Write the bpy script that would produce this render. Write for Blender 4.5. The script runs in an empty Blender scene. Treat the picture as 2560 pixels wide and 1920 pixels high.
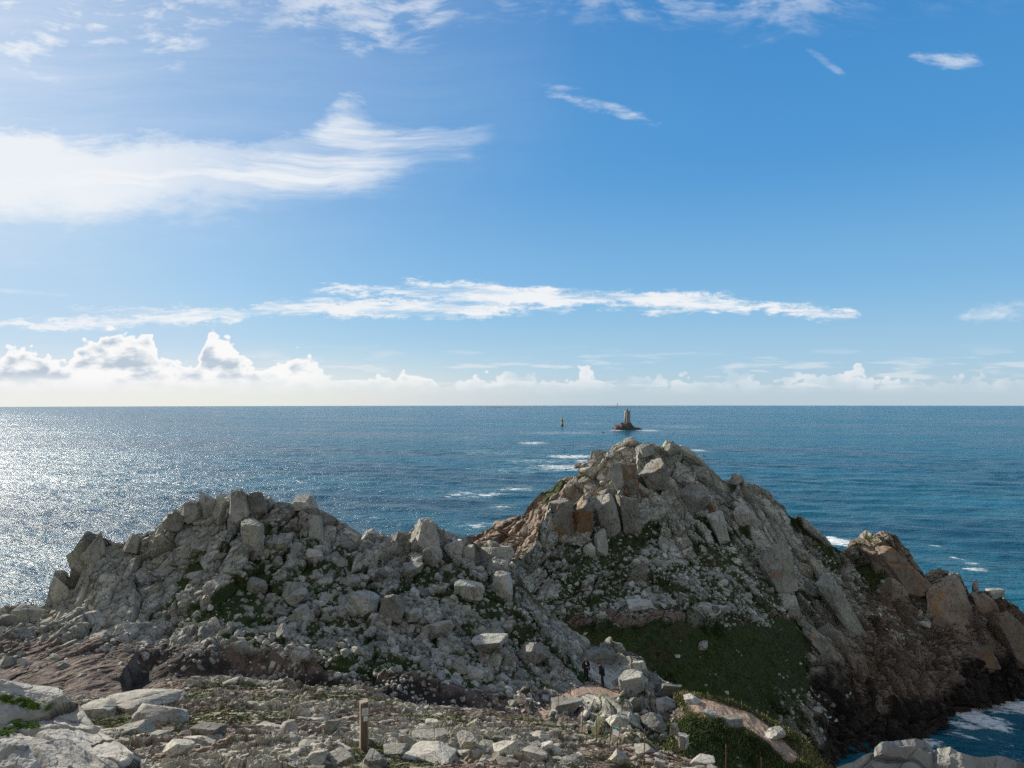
import bpy, bmesh, math, random
import numpy as np
from mathutils import Vector, Matrix, Euler

scene = bpy.context.scene
COL = scene.collection
R = math.radians

# ------------------------------------------------------------------ camera
F, V0, H = 1776.0, 1006.4, 58.0
EARTH = 6.37e6
PITCH = math.atan((V0 - 960.0) / F)
cam_d = bpy.data.cameras.new('camera')
cam_d.sensor_width = 36.0
cam_d.lens = 36.0 * F / 2560.0
cam_d.clip_start = 0.3
cam_d.clip_end = 80000.0
cam = bpy.data.objects.new('camera', cam_d)
COL.objects.link(cam)
cam.location = (0, 0, H)
cam.rotation_euler = (R(90) + PITCH, R(0.06), 0)
scene.camera = cam

# ------------------------------------------------------------------ light and exposure
SUN_AZ, SUN_EL = R(-51.0), R(22.0)
scene.view_settings.view_transform = 'Standard'
scene.view_settings.look = 'None'
scene.view_settings.exposure = 0.6
scene.view_settings.gamma = 1.0
scene.render.engine = 'CYCLES'
scene.cycles.max_bounces = 5
scene.cycles.diffuse_bounces = 3
scene.cycles.glossy_bounces = 2
scene.cycles.sample_clamp_indirect = 4.0
scene.cycles.sample_clamp_direct = 7.0
scene.cycles.use_denoising = False
scene.cycles.use_adaptive_sampling = True
scene.cycles.adaptive_threshold = 0.02

sun_d = bpy.data.lights.new('sun', 'SUN')
sun_d.energy = 5.0
sun_d.angle = R(0.55)
sun_d.color = (1.0, 0.90, 0.76)
sun = bpy.data.objects.new('sun', sun_d)
COL.objects.link(sun)
sdir = Vector((math.sin(SUN_AZ) * math.cos(SUN_EL), math.cos(SUN_AZ) * math.cos(SUN_EL), math.sin(SUN_EL)))
sun.rotation_euler = sdir.to_track_quat('Z', 'Y').to_euler()


class NT:
    """small helper that writes node trees as expressions"""
    def __init__(s, tree):
        s.t = tree; s.n = tree.nodes; s.l = tree.links
    def node(s, typ, **kw):
        n = s.n.new(typ)
        for k, v in kw.items():
            setattr(n, k, v)
        return n
    def put(s, sock, val):
        if isinstance(val, bpy.types.NodeSocket):
            s.l.new(val, sock)
        elif val is not None:
            sock.default_value = val
    def m(s, op, a, b=None, c=None, clamp=False):
        n = s.node('ShaderNodeMath', operation=op, use_clamp=clamp)
        s.put(n.inputs[0], a); s.put(n.inputs[1], b); s.put(n.inputs[2], c)
        return n.outputs[0]
    def add(s, a, b): return s.m('ADD', a, b)
    def sub(s, a, b): return s.m('SUBTRACT', a, b)
    def mul(s, a, b): return s.m('MULTIPLY', a, b)
    def mx(s, a, b): return s.m('MAXIMUM', a, b)
    def ss(s, x, lo, hi, a=0.0, b=1.0):
        n = s.node('ShaderNodeMapRange', interpolation_type='SMOOTHSTEP')
        s.put(n.inputs[0], x); s.put(n.inputs[1], lo); s.put(n.inputs[2], hi)
        n.inputs[3].default_value = a; n.inputs[4].default_value = b
        return n.outputs[0]
    def comb(s, x, y, z):
        n = s.node('ShaderNodeCombineXYZ')
        s.put(n.inputs[0], x); s.put(n.inputs[1], y); s.put(n.inputs[2], z)
        return n.outputs[0]
    def mapping(s, vec, scale=(1, 1, 1), rot=(0, 0, 0), loc=(0, 0, 0)):
        n = s.node('ShaderNodeMapping')
        s.put(n.inputs[0], vec)
        n.inputs[1].default_value = loc; n.inputs[2].default_value = rot; n.inputs[3].default_value = scale
        return n.outputs[0]
    def noise(s, vec, scale=1.0, detail=4.0, rough=0.5, dist=0.0, col=False):
        n = s.node('ShaderNodeTexNoise')
        s.put(n.inputs['Vector'], vec)
        n.inputs['Scale'].default_value = scale; n.inputs['Detail'].default_value = detail
        n.inputs['Roughness'].default_value = rough; n.inputs['Distortion'].default_value = dist
        return n.outputs[1 if col else 0]
    def voro(s, vec, scale=1.0, feature='F1', rnd=1.0):
        n = s.node('ShaderNodeTexVoronoi', feature=feature)
        s.put(n.inputs['Vector'], vec)
        n.inputs['Scale'].default_value = scale; n.inputs['Randomness'].default_value = rnd
        return n.outputs[0]
    def mix(s, f, a, b, mode='MIX'):
        n = s.node('ShaderNodeMix', data_type='RGBA', blend_type=mode)
        s.put(n.inputs[0], f)
        s.put(n.inputs[6], (*a, 1) if isinstance(a, tuple) and len(a) == 3 else a)
        s.put(n.inputs[7], (*b, 1) if isinstance(b, tuple) and len(b) == 3 else b)
        return n.outputs[2]
    def curve(s, x, pts, lo, hi, vlo, vhi):
        """piecewise curve given as (x, value) in real units"""
        xn = s.m('DIVIDE', s.sub(x, lo), hi - lo, clamp=True)
        n = s.node('ShaderNodeFloatCurve')
        s.put(n.inputs[1], xn)
        c = n.mapping.curves[0]
        P = [((a - lo) / (hi - lo), (b - vlo) / (vhi - vlo)) for a, b in pts]
        c.points[0].location = P[0]; c.points[-1].location = P[-1]
        for q in P[1:-1]:
            c.points.new(*q)
        for q in c.points:
            q.handle_type = 'AUTO_CLAMPED'
        n.mapping.update()
        return s.add(s.mul(n.outputs[0], vhi - vlo), vlo)


# ------------------------------------------------------------------ sky with cirrus and low cumulus
def build_world():
    w = bpy.data.worlds.new('World')
    scene.world = w
    w.use_nodes = True
    w.node_tree.nodes.clear()
    t = NT(w.node_tree)
    out = t.node('ShaderNodeOutputWorld'); bg = t.node('ShaderNodeBackground')
    t.l.new(bg.outputs[0], out.inputs[0])
    sky = t.node('ShaderNodeTexSky', sky_type='NISHITA')
    sky.sun_disc = False
    sky.sun_elevation = SUN_EL
    sky.sun_rotation = SUN_AZ
    sky.altitude = 50; sky.air_density = 1.0; sky.dust_density = 0.6; sky.ozone_density = 2.2
    tc = t.node('ShaderNodeTexCoord')
    sep = t.node('ShaderNodeSeparateXYZ'); t.l.new(tc.outputs['Generated'], sep.inputs[0])
    X, Y, Z = sep.outputs
    ay = t.mx(t.m('ABSOLUTE', Y), 0.22)
    U = t.m('DIVIDE', X, ay); V = t.m('DIVIDE', Z, ay)
    pu = t.add(t.mul(U, 1776.0), 1280.0)            # sky directions on a fixed grid about +Y
    pv = t.sub(V0, t.mul(V, 1776.0))
    pos = t.comb(t.mul(pu, 0.001), t.mul(pv, 0.001), 0.0)

    # streaked cirrus noise
    warp = t.noise(pos, 1.7, 3, 0.5, col=True)
    wv = t.node('ShaderNodeVectorMath', operation='MULTIPLY_ADD')
    t.l.new(warp, wv.inputs[0]); wv.inputs[1].default_value = (0.35, 0.16, 0); t.l.new(pos, wv.inputs[2])
    wpos = wv.outputs[0]
    streak = t.noise(t.mapping(wpos, (0.9, 11.0, 1), (0, 0, R(-3))), 1.0, 9, 0.68)
    fine = t.noise(t.mapping(wpos, (9, 26, 1), (0, 0, R(-20))), 1.0, 8, 0.65)
    soft = t.noise(t.mapping(wpos, (1.6, 3.0, 1)), 1.0, 5, 0.55)
    jit = t.mul(t.sub(t.noise(t.mapping(wpos, (4, 13, 1)), 1.0, 9, 0.68), 0.5), 210.0)
    pvj = t.add(pv, jit)

    def region(top, bot, op, s1, s2, lo=-700, hi=2800):
        a = t.curve(pu, top, lo, hi, -800, 1200); b = t.curve(pu, bot, lo, hi, -800, 1200)
        o = t.curve(pu, op, lo, hi, 0, 1)
        up = t.ss(t.sub(pvj, a), -s1, s1); dn = t.ss(t.sub(b, pvj), -s2, s2)
        return t.mul(t.mul(up, dn), o)
    # the broad white band on the left
    main = region([(-700, 290), (0, 325), (300, 345), (600, 345), (780, 330), (850, 262), (935, 300), (1100, 325), (1290, 335), (2800, 340)],
                  [(-700, 620), (0, 540), (400, 520), (850, 475), (1060, 385), (1250, 350), (2800, 345)],
                  [(-700, 1), (0, 1), (700, .96), (1000, .8), (1200, .62), (1300, 0), (2800, 0)], 34, 62)
    main = t.mul(main, t.mx(t.ss(t.add(streak, t.mul(soft, 0.30)), 0.50, 0.78, 0.18, 1.0), t.ss(pu, 1150.0, 150.0, 0.0, 0.93)))
    veil = region([(-700, -800), (2800, -800)], [(-700, 640), (0, 620), (700, 560), (1200, 470), (1500, 360), (2800, 300)],
                  [(-700, .5), (0, .40), (500, .18), (900, .10), (1300, .05), (1500, 0), (2800, 0)], 80, 110)
    veil = t.mul(veil, t.ss(streak, 0.30, 0.74, 0.25, 1.0))
    # wisps along the upper edge
    wl = region([(-700, -800), (2800, -800)], [(-700, 190), (0, 150), (200, 130), (300, 110), (420, 130), (520, 80), (820, 60), (900, 120), (1040, 110), (1150, 40), (1700, 20), (1900, 50), (2300, 20), (2800, 20)],
                [(-700, .8), (0, .85), (420, .75), (600, .45), (820, .65), (1080, .6), (1250, .3), (1700, .45), (1950, .45), (2300, .1), (2800, 0)], 60, 50)
    wl = t.mul(wl, t.ss(t.add(t.mul(fine, 0.6), t.mul(soft, 0.4)), 0.42, 0.62))
    def blob(cu, cv, ru, rv, ang, op, noi=0.5):
        a = R(ang)
        du = t.sub(pu, cu); dv = t.sub(pv, cv)
        x = t.mul(t.add(t.mul(du, math.cos(a)), t.mul(dv, math.sin(a))), 1 / ru)
        y = t.mul(t.sub(t.mul(dv, math.cos(a)), t.mul(du, math.sin(a))), 1 / rv)
        r2 = t.add(t.mul(x, x), t.mul(y, y))
        r2 = t.add(r2, t.mul(t.sub(fine, 0.5), -14.0 * noi))
        return t.mul(t.ss(r2, 1.7, -1.3, 0, op), t.ss(streak, 0.25, 0.60, 0.45, 1.0))
    bl = blob(1500, 258, 130, 14, 16, .75)
    bl = t.mx(bl, blob(1385, 208, 60, 10, 4, .45))
    bl = t.mx(bl, blob(2402, 142, 78, 20, 6, .8))
    bl = t.mx(bl, blob(2070, 142, 50, 9, 35, .35))
    bl = t.mx(bl, blob(860, 280, 70, 42, -30, .7))
    bl = t.mx(bl, blob(60, 180, 130, 18, 8, .5))
    bl = t.mx(bl, blob(2520, 780, 95, 26, -4, .75))
    bl = t.mx(bl, blob(60, 728, 110, 6, 3, .5))
    cirrus = t.mx(t.mx(main, veil), t.mx(wl, bl))

    # long low streak clouds
    lump = t.noise(t.mapping(pos, (9, 30, 1)), 1.0, 9, 0.72)
    lj = t.add(pv, t.mul(t.sub(lump, 0.5), 110.0))
    def band(cpts, hpts, soft_=9):
        c = t.curve(pu, cpts, -700, 3000, 600, 1000); hh = t.curve(pu, hpts, -700, 3000, -60, 60)
        d = t.m('ABSOLUTE', t.sub(lj, c))
        return t.ss(t.sub(hh, d), -soft_, soft_)
    b1 = band([(-700, 830), (0, 812), (200, 806), (500, 790), (800, 768), (1100, 772), (1330, 776), (3000, 790)],
              [(-700, 6), (0, 8), (150, 7), (350, 14), (620, 13), (850, 19), (1100, 20), (1280, 9), (1380, -10), (3000, -20)])
    b2 = band([(-700, 720), (700, 728), (900, 724), (1150, 728), (1300, 742), (1600, 748), (1850, 762), (2050, 782), (2180, 790), (3000, 790)],
              [(-700, -30), (700, -16), (820, 4), (1000, 12), (1250, 23), (1500, 14), (1700, 24), (1900, 10), (2100, 10), (2200, -16), (3000, -30)])
    b3 = band([(-700, 772), (3000, 776)], [(-700, -30), (60, -14), (250, 1), (450, 2), (520, -14), (3000, -30)])
    low = t.mul(t.mul(t.mx(t.mx(b1, b2), b3), 0.95), t.ss(t.noise(t.mapping(pos, (5, 34, 1), loc=(5, 2, 0)), 1.0, 7, 0.65), 0.34, 0.56, 0.15, 1.0))

    # cumulus along the horizon
    cw = t.noise(t.mapping(pos, (9, 12, 1)), 1.0, 2, 0.5, col=True)
    cv2 = t.node('ShaderNodeVectorMath', operation='MULTIPLY_ADD')
    t.l.new(cw, cv2.inputs[0]); cv2.inputs[1].default_value = (0.05, 0.03, 0); t.l.new(pos, cv2.inputs[2])
    cpos = cv2.outputs[0]
    puff = t.sub(1.0, t.voro(t.mapping(cpos, (22, 30, 1)), 1.0, 'SMOOTH_F1'))
    puff2 = t.sub(1.0, t.voro(t.mapping(cpos, (60, 75, 1)), 1.0, 'SMOOTH_F1'))
    big = t.noise(t.mapping(pos, (11, 20, 1)), 1.0, 6, 0.6)
    bump = t.add(t.add(t.mul(puff, 0.55), t.mul(puff2, 0.28)), t.mul(big, 0.55))
    top = t.curve(pu, [(-700, 900), (-100, 905), (0, 892), (70, 876), (140, 898), (185, 880), (250, 842), (320, 836), (385, 852), (405, 905), (480, 915), (505, 856),
                       (550, 830), (590, 866), (640, 908), (690, 905), (735, 888), (790, 900), (850, 938), (960, 940), (1060, 944), (1090, 957),
                       (1250, 945), (1440, 948), (1468, 915), (1492, 952), (1600, 955), (1800, 950), (1825, 930), (1850, 955), (2000, 945),
                       (2040, 948), (2150, 922), (2190, 955), (2400, 950), (2560, 945), (3000, 940)], -700, 3000, 800, 1000)
    dep = t.add(t.sub(pv, top), t.mul(t.sub(bump, 0.74), 125.0))
    gap = t.noise(t.mapping(pos, (6, 9, 1), loc=(1.1, 4.2, 0)), 1.0, 5, 0.6)
    right_fade = t.mx(t.ss(pu, 1100.0, 700.0, 0.0, 1.0), t.mul(t.ss(gap, 0.38, 0.60, 0.20, 1.0), 0.85))
    cum = t.mul(t.mul(t.ss(dep, -1.0, 8.0), t.ss(pv, 996.0, 935.0, 0.0, 1.0)), right_fade)
    # thin shelves drifting in front
    shelf = t.mul(t.ss(t.noise(t.mapping(pos, (5, 40, 1)), 1.0, 6, 0.6), 0.52, 0.64), t.mul(t.ss(pv, 850.0, 930.0), t.ss(pv, 990.0, 950.0)))
    shelf = t.mul(shelf, t.ss(pu, 0.0, 2560.0, 0.6, 0.45))
    # grey hearts of the cumulus: far below the top edge, broken by noise
    gn = t.noise(t.mapping(pos, (9, 22, 1), loc=(3.3, 1.7, 0)), 1.0, 6, 0.6)
    grey = t.mul(t.ss(dep, 10.0, 46.0), t.ss(t.add(gn, t.mul(t.sub(puff, 0.5), 0.35)), 0.44, 0.66))
    grey = t.mul(grey, t.ss(pv, 965.0, 925.0, 0.25, 1.0))

    K = 1.0 / (0.085 * 2 ** scene.view_settings.exposure)      # sky radiance that shows as 1.0
    def L(c): return tuple(q * K for q in c)
    # clear-sky colour by height, paling towards the sun; the Nishita sky gives the rest
    dn = t.node('ShaderNodeVectorMath', operation='DOT_PRODUCT'); t.l.new(tc.outputs['Generated'], dn.inputs[0]); dn.inputs[1].default_value = sdir
    ca = dn.outputs['Value']
    zc = t.mx(Z, 0.0)
    g = t.mix(t.ss(zc, 0.0, 0.06), L((.50, .63, .73)), L((.38, .60, .78)))
    g = t.mix(t.ss(zc, 0.03, 0.17), g, L((.20, .475, .77)))
    g = t.mix(t.ss(zc, 0.12, 0.34), g, L((.070, .315, .68)))
    g = t.mix(t.ss(zc, 0.30, 0.60), g, L((.030, .215, .57)))
    g = t.mix(t.mul(t.m('POWER', t.m('SUBTRACT', ca, 0.0, clamp=True), 6.0), 0.50), g, L((.74, .84, .93)))
    g = t.mix(t.mul(t.ss(zc, 0.09, 0.0), t.ss(ca, 0.45, 0.92, 0, 0.85)), g, L((.86, .84, .80)))
    clampn = t.node('ShaderNodeVectorMath', operation='MINIMUM'); t.l.new(sky.outputs[0], clampn.inputs[0]); clampn.inputs[1].default_value = (9, 9, 9)
    col = t.mix(0.12, g, clampn.outputs[0])
    white = L((.90, .92, .94))
    col = t.mix(t.mul(cirrus, 0.94), col, white)
    col = t.mix(low, col, L((.90, .915, .93)))
    ccol = t.mix(grey, L((.96, .955, .95)), L((.50, .59, .69)))
    ccol = t.mix(t.ss(pu, 900.0, 1700.0, 0, 0.35), ccol, L((.62, .70, .78)))
    col = t.mix(shelf, col, L((.86, .865, .86)))
    col = t.mix(cum, col, ccol)
    # added fill: unseen pale sky overhead and behind the viewer, brightens slopes facing it
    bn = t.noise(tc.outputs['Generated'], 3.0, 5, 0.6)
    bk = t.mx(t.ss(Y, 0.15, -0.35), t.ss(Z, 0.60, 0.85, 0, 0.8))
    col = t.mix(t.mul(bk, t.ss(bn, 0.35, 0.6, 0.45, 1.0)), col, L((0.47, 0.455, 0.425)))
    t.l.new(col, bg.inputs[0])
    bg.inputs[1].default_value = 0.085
build_world()

# ------------------------------------------------------------------ numpy helpers
cP, sP = math.cos(PITCH), math.sin(PITCH)
def pt(u, v, d):
    """point seen along the photograph's direction (u, v) at forward distance d; numpy friendly"""
    x = (np.asarray(u, float) - 1280.0) / F
    y = (960.0 - np.asarray(v, float)) / F
    Yf = cP - y * sP
    Zf = sP + y * cP
    d = np.asarray(d, float)
    return np.stack(np.broadcast_arrays(x / Yf * d, d, H + Zf / Yf * d), -1)

def hsh(ix, iy, seed):
    h = (ix.astype(np.int64) * 374761393 + iy.astype(np.int64) * 668265263 + seed * 1442695041) & 0xffffffff
    h = ((h ^ (h >> 13)) * 1274126177) & 0xffffffff
    h = ((h ^ (h >> 16)) * 2246822519) & 0xffffffff
    return ((h ^ (h >> 15)) & 0xffffff).astype(np.float32) / 16777216.0

def vnoise(x, y, seed=0):
    ix = np.floor(x); iy = np.floor(y); fx = x - ix; fy = y - iy
    fx = fx * fx * (3 - 2 * fx); fy = fy * fy * (3 - 2 * fy)
    a = hsh(ix, iy, seed); b = hsh(ix + 1, iy, seed); c = hsh(ix, iy + 1, seed); d = hsh(ix + 1, iy + 1, seed)
    return (a * (1 - fx) + b * fx) * (1 - fy) + (c * (1 - fx) + d * fx) * fy

def fbm(x, y, octv=4, seed=0, gain=0.5):
    s = np.zeros(np.shape(x)); a = 1.0; tot = 0
    for k in range(octv):
        s = s + a * (vnoise(x * 2 ** k + 17.3 * k, y * 2 ** k - 9.1 * k, seed + k * 31) - 0.5); tot += a; a *= gain
    return s / tot * 2

def voro(x, y, seed=0):
    """F1, F2, three randoms of the nearest cell, offset to its centre"""
    ix = np.floor(x); iy = np.floor(y)
    f1 = np.full(x.shape, 9.0, np.float32); f2 = f1.copy()
    cx = np.zeros(x.shape, np.float32); cy = cx.copy(); dx = cx.copy(); dy = cx.copy()
    for i in (-1, 0, 1):
        for j in (-1, 0, 1):
            gx = ix + i; gy = iy + j
            px = gx + 0.1 + 0.8 * hsh(gx, gy, seed) - x; py = gy + 0.1 + 0.8 * hsh(gx, gy, seed + 77) - y
            d = px * px + py * py
            near = d < f1
            f2 = np.where(near, f1, np.minimum(f2, d)); f1 = np.where(near, d, f1)
            cx = np.where(near, gx, cx); cy = np.where(near, gy, cy)
            dx = np.where(near, -px, dx); dy = np.where(near, -py, dy)
    return np.sqrt(f1), np.sqrt(f2), hsh(cx, cy, seed + 5), hsh(cx, cy, seed + 6), hsh(cx, cy, seed + 7), dx, dy

def sstep(x, a, b):
    t = np.clip((x - a) / (b - a), 0, 1)
    return t * t * (3 - 2 * t)

def blocks(x, y, size, seed, tilt=0.5, step=0.5, crack=0.25, ang=0.0, ratio=1.0, warp=0.35):
    """fractured-rock relief, in metres, on a surface with metric coordinates x, y"""
    c, s = math.cos(ang), math.sin(ang)
    X = (x * c + y * s) / size; Y = (-x * s + y * c) / (size * ratio)
    X = X + warp * fbm(X * 0.9, Y * 0.9, 3, seed + 3); Y = Y + warp * fbm(X * 0.9 + 40, Y * 0.9, 3, seed + 4)
    f1, f2, r1, r2, r3, dx, dy = voro(X, Y, seed)
    h = step * (r1 - 0.5) * 2 + tilt * ((r2 - 0.5) * 2 * dx + (r3 - 0.5) * 2 * dy)
    edge = f2 - f1
    h = h - crack * (1 - sstep(edge, 0.0, 0.12))
    return h * size, r1, edge

def mesh_from(name, verts, faces, mat=None, attrs=None, smooth=False):
    me = bpy.data.meshes.new(name)
    n = len(faces); k = faces.shape[1]
    me.vertices.add(len(verts)); me.vertices.foreach_set('co', np.ascontiguousarray(verts, np.float32).ravel())
    me.loops.add(n * k); me.loops.foreach_set('vertex_index', np.ascontiguousarray(faces, np.int32).ravel())
    me.polygons.add(n); me.polygons.foreach_set('loop_start', np.arange(0, n * k, k, dtype=np.int32))
    me.polygons.foreach_set('use_smooth', np.full(n, smooth, bool))
    me.update(calc_edges=True)
    for an, av in (attrs or {}).items():
        a = me.attributes.new(an, 'FLOAT_COLOR', 'POINT')
        c = np.ones((len(verts), 4), np.float32); c[:, :av.shape[1]] = av
        a.data.foreach_set('color', c.ravel())
    if mat: me.materials.append(mat)
    return me

def grid_faces(nr, nc):
    i = np.arange(nr - 1)[:, None] * nc + np.arange(nc - 1)[None, :]
    i = i.ravel()
    return np.stack([i, i + nc, i + nc + 1, i + 1], 1)

def link(name, me, parent=None, label=None, cat=None, group=None, kind=None, loc=None):
    o = bpy.data.objects.new(name, me)
    COL.objects.link(o)
    if parent: o.parent = parent
    if loc is not None: o.location = loc
    tag(o, label, cat, group, kind)
    return o

def tag(o, label=None, cat=None, group=None, kind=None):
    if label: o['label'] = label
    if cat: o['category'] = cat
    if group: o['group'] = group
    if kind: o['kind'] = kind
    return o
# ------------------------------------------------------------------ materials
def new_mat(name):
    m = bpy.data.materials.new(name); m.use_nodes = True
    m.node_tree.nodes.clear()
    t = NT(m.node_tree)
    out = t.node('ShaderNodeOutputMaterial'); b = t.node('ShaderNodeBsdfPrincipled')
    t.l.new(b.outputs[0], out.inputs[0])
    return m, t, b

def attr(t, name):
    n = t.node('ShaderNodeAttribute', attribute_name=name)
    s = t.node('ShaderNodeSeparateColor'); t.l.new(n.outputs['Color'], s.inputs[0])
    return s.outputs[0], s.outputs[1], s.outputs[2]

def rock_colour(t, pos, rnd, pale, mid, dark, lichen, orange_amt=0.0, lichen_amt=0.5, sc=1.0, orange=None, seam_amt=0.6, orange_lo=0.60):
    """weathered granite: pale and dark minerals, lichen, seams"""
    n1 = t.noise(pos, 0.55 * sc, 6, 0.62)
    n2 = t.noise(pos, 4.5 * sc, 6, 0.68)
    n3 = t.noise(pos, 26.0 * sc, 3, 0.6)
    c = t.mix(t.ss(n1, 0.36, 0.64), mid, pale)
    c = t.mix(t.ss(n2, 0.50, 0.70, 0, 0.75), c, dark)
    c = t.mix(t.ss(n2, 0.42, 0.30, 0, 0.6), c, pale)
    ln = t.add(t.mul(t.noise(pos, 1.3 * sc, 5, 0.6), 0.65), t.mul(n3, 0.35))
    c = t.mix(t.ss(ln, 0.50, 0.60, 0, lichen_amt), c, lichen)
    c = t.mix(t.ss(n3, 0.62, 0.74, 0, 0.35), c, tuple(x * 0.45 for x in dark))
    # narrow wavy seams
    sw = t.noise(pos, 0.8 * sc, 3, 0.5, col=True)
    vm = t.node('ShaderNodeVectorMath', operation='MULTIPLY_ADD'); t.l.new(sw, vm.inputs[0])
    vm.inputs[1].default_value = (1.3 / sc,) * 3; t.l.new(pos, vm.inputs[2])
    seam = t.voro(t.mapping(vm.outputs[0], (1.5, 1.5, 0.45), (0.3, 0.5, 0.2)), 0.75 * sc, 'DISTANCE_TO_EDGE')
    seamf = t.mul(t.ss(seam, 0.034, 0.0), t.ss(t.noise(pos, 0.9 * sc, 3, 0.6), 0.40, 0.56))
    seam2 = t.voro(t.mapping(vm.outputs[0], (1.6, 1.6, 0.5), (0.35, 0.45, 0.2), (3, 1, 2)), 2.3 * sc, 'DISTANCE_TO_EDGE')
    seamf = t.mx(seamf, t.mul(t.ss(seam2, 0.040, 0.0), t.ss(t.noise(pos, 1.7 * sc, 3, 0.6), 0.44, 0.60, 0, 0.8)))
    c = t.mix(t.mul(seamf, seam_amt), c, tuple(x * 0.3 for x in dark))
    oc = (0.26, 0.152, 0.080)
    if orange is not None:
        on = t.mul(orange, t.ss(t.noise(t.mapping(pos, (1, 1, 0.4)), 0.7 * sc, 5, 0.6), 0.42, 0.6))
        c = t.mix(on, c, oc)
    if orange_amt:
        c = t.mix(t.ss(t.noise(pos, 0.45 * sc, 5, 0.6), orange_lo, orange_lo + 0.08, 0, orange_amt), c, oc)
    if rnd is not None:
        hv = t.node('ShaderNodeHueSaturation')
        t.l.new(c, hv.inputs['Color']); t.l.new(t.add(t.mul(rnd, 0.80), 0.62), hv.inputs['Value'])
        c = hv.outputs[0]
    height = t.add(t.add(t.mul(n2, 0.20), t.mul(n3, 0.05)), t.mul(seamf, -0.36 * seam_amt))
    return c, height

def bump(t, b, height, dist=0.25, strength=0.8):
    n = t.node('ShaderNodeBump'); n.inputs['Distance'].default_value = dist; n.inputs['Strength'].default_value = strength
    t.l.new(height, n.inputs['Height']); t.l.new(n.outputs[0], b.inputs['Normal'])

PALE, MID, DARK = (0.355, 0.345, 0.31), (0.225, 0.22, 0.198), (0.095, 0.092, 0.082)
LICH = (0.265, 0.30, 0.205)

def sheet_mat(name, pale=PALE, mid=MID, dark=DARK, lichen=LICH, sc=1.0, grass1=(0.032, 0.060, 0.018), grass2=(0.070, 0.095, 0.032),
              dirt1=(0.150, 0.115, 0.094), dirt2=(0.050, 0.038, 0.031), lichen_amt=0.5, bd=0.25, trod=1.0):
    m, t, b = new_mat(name)
    g = t.node('ShaderNodeNewGeometry'); pos = g.outputs['Position']
    cell, grass, dirt = attr(t, 'maska')
    orange, wet_dark, brown = attr(t, 'maskb')
    c, h = rock_colour(t, pos, cell, pale, mid, dark, lichen, sc=sc, lichen_amt=lichen_amt, orange=orange)
    bc = t.mix(t.noise(t.mapping(pos, (1, 1, 0.5), (0.5, 0.6, 0)), 0.5, 7, 0.7), (0.10, 0.073, 0.057), (0.30, 0.225, 0.172))
    c = t.mix(t.mul(brown, 0.88), c, bc)
    wn = t.noise(pos, 0.35, 5, 0.6)
    d1 = t.noise(pos, 1.1, 6, 0.6)
    dc = t.mix(t.ss(d1, 0.38, 0.62), dirt2, dirt1)
    dn = t.noise(pos, 9.0, 4, 0.6)
    dc = t.mix(t.ss(dn, 0.60, 0.68, 0, 0.55), dc, (0.36, 0.32, 0.27))
    dc = t.mix(t.mul(t.ss(dirt, 0.90, 0.97), trod), dc, t.mix(dn, (0.29, 0.21, 0.155), (0.40, 0.30, 0.225)))
    c = t.mix(t.ss(t.add(dirt, t.mul(t.sub(d1, 0.5), 0.5)), 0.40, 0.60), c, dc)
    c = t.mix(t.ss(t.add(wet_dark, t.mul(t.sub(wn, 0.5), 0.7)), 0.35, 0.65, 0, 0.88), c, (0.020, 0.017, 0.016))
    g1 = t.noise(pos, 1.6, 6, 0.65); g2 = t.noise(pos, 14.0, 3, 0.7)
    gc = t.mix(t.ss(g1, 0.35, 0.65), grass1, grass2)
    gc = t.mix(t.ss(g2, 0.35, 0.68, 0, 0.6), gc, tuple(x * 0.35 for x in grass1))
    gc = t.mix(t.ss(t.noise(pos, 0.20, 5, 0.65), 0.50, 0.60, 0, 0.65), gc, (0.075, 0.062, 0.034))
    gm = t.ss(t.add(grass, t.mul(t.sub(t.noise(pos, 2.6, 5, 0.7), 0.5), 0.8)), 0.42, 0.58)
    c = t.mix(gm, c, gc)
    h = t.add(t.mul(h, t.sub(1.0, t.mul(gm, 0.7))), t.mul(gm, t.mul(g2, 0.35)))
    t.l.new(c, b.inputs['Base Color'])
    b.inputs['Roughness'].default_value = 0.92
    b.inputs['Specular IOR Level'].default_value = 0.25
    bump(t, b, h, bd, 0.9)
    return m

def boulder_mat(name, pale=PALE, mid=MID, dark=DARK, lichen=LICH, sc=1.0, stuff=False, orange_amt=0.0, lichen_amt=0.5, bd=0.12, seam_amt=0.6, orange_lo=0.60):
    m, t, b = new_mat(name)
    g = t.node('ShaderNodeNewGeometry'); pos = g.outputs['Position']
    if stuff:
        rnd = attr(t, 'maska')[0]
    else:
        rnd = t.node('ShaderNodeObjectInfo').outputs['Random']
    c, h = rock_colour(t, pos, rnd, pale, mid, dark, lichen, sc=sc, orange_amt=orange_amt, lichen_amt=lichen_amt, seam_amt=seam_amt, orange_lo=orange_lo)
    t.l.new(c, b.inputs['Base Color'])
    b.inputs['Roughness'].default_value = 0.9
    b.inputs['Specular IOR Level'].default_value = 0.3
    bump(t, b, h, bd, 0.9)
    return m

def plain(name, col, rough=0.7, metal=0.0, noise_amt=0.25, sc=8.0):
    m, t, b = new_mat(name)
    g = t.node('ShaderNodeNewGeometry')
    n = t.noise(g.outputs['Position'], sc, 4, 0.6)
    c = t.mix(t.ss(n, 0.35, 0.65), tuple(x * (1 - noise_amt) for x in col), tuple(min(1, x * (1 + noise_amt)) for x in col))
    t.l.new(c, b.inputs['Base Color'])
    b.inputs['Roughness'].default_value = rough; b.inputs['Metallic'].default_value = metal
    return m

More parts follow.
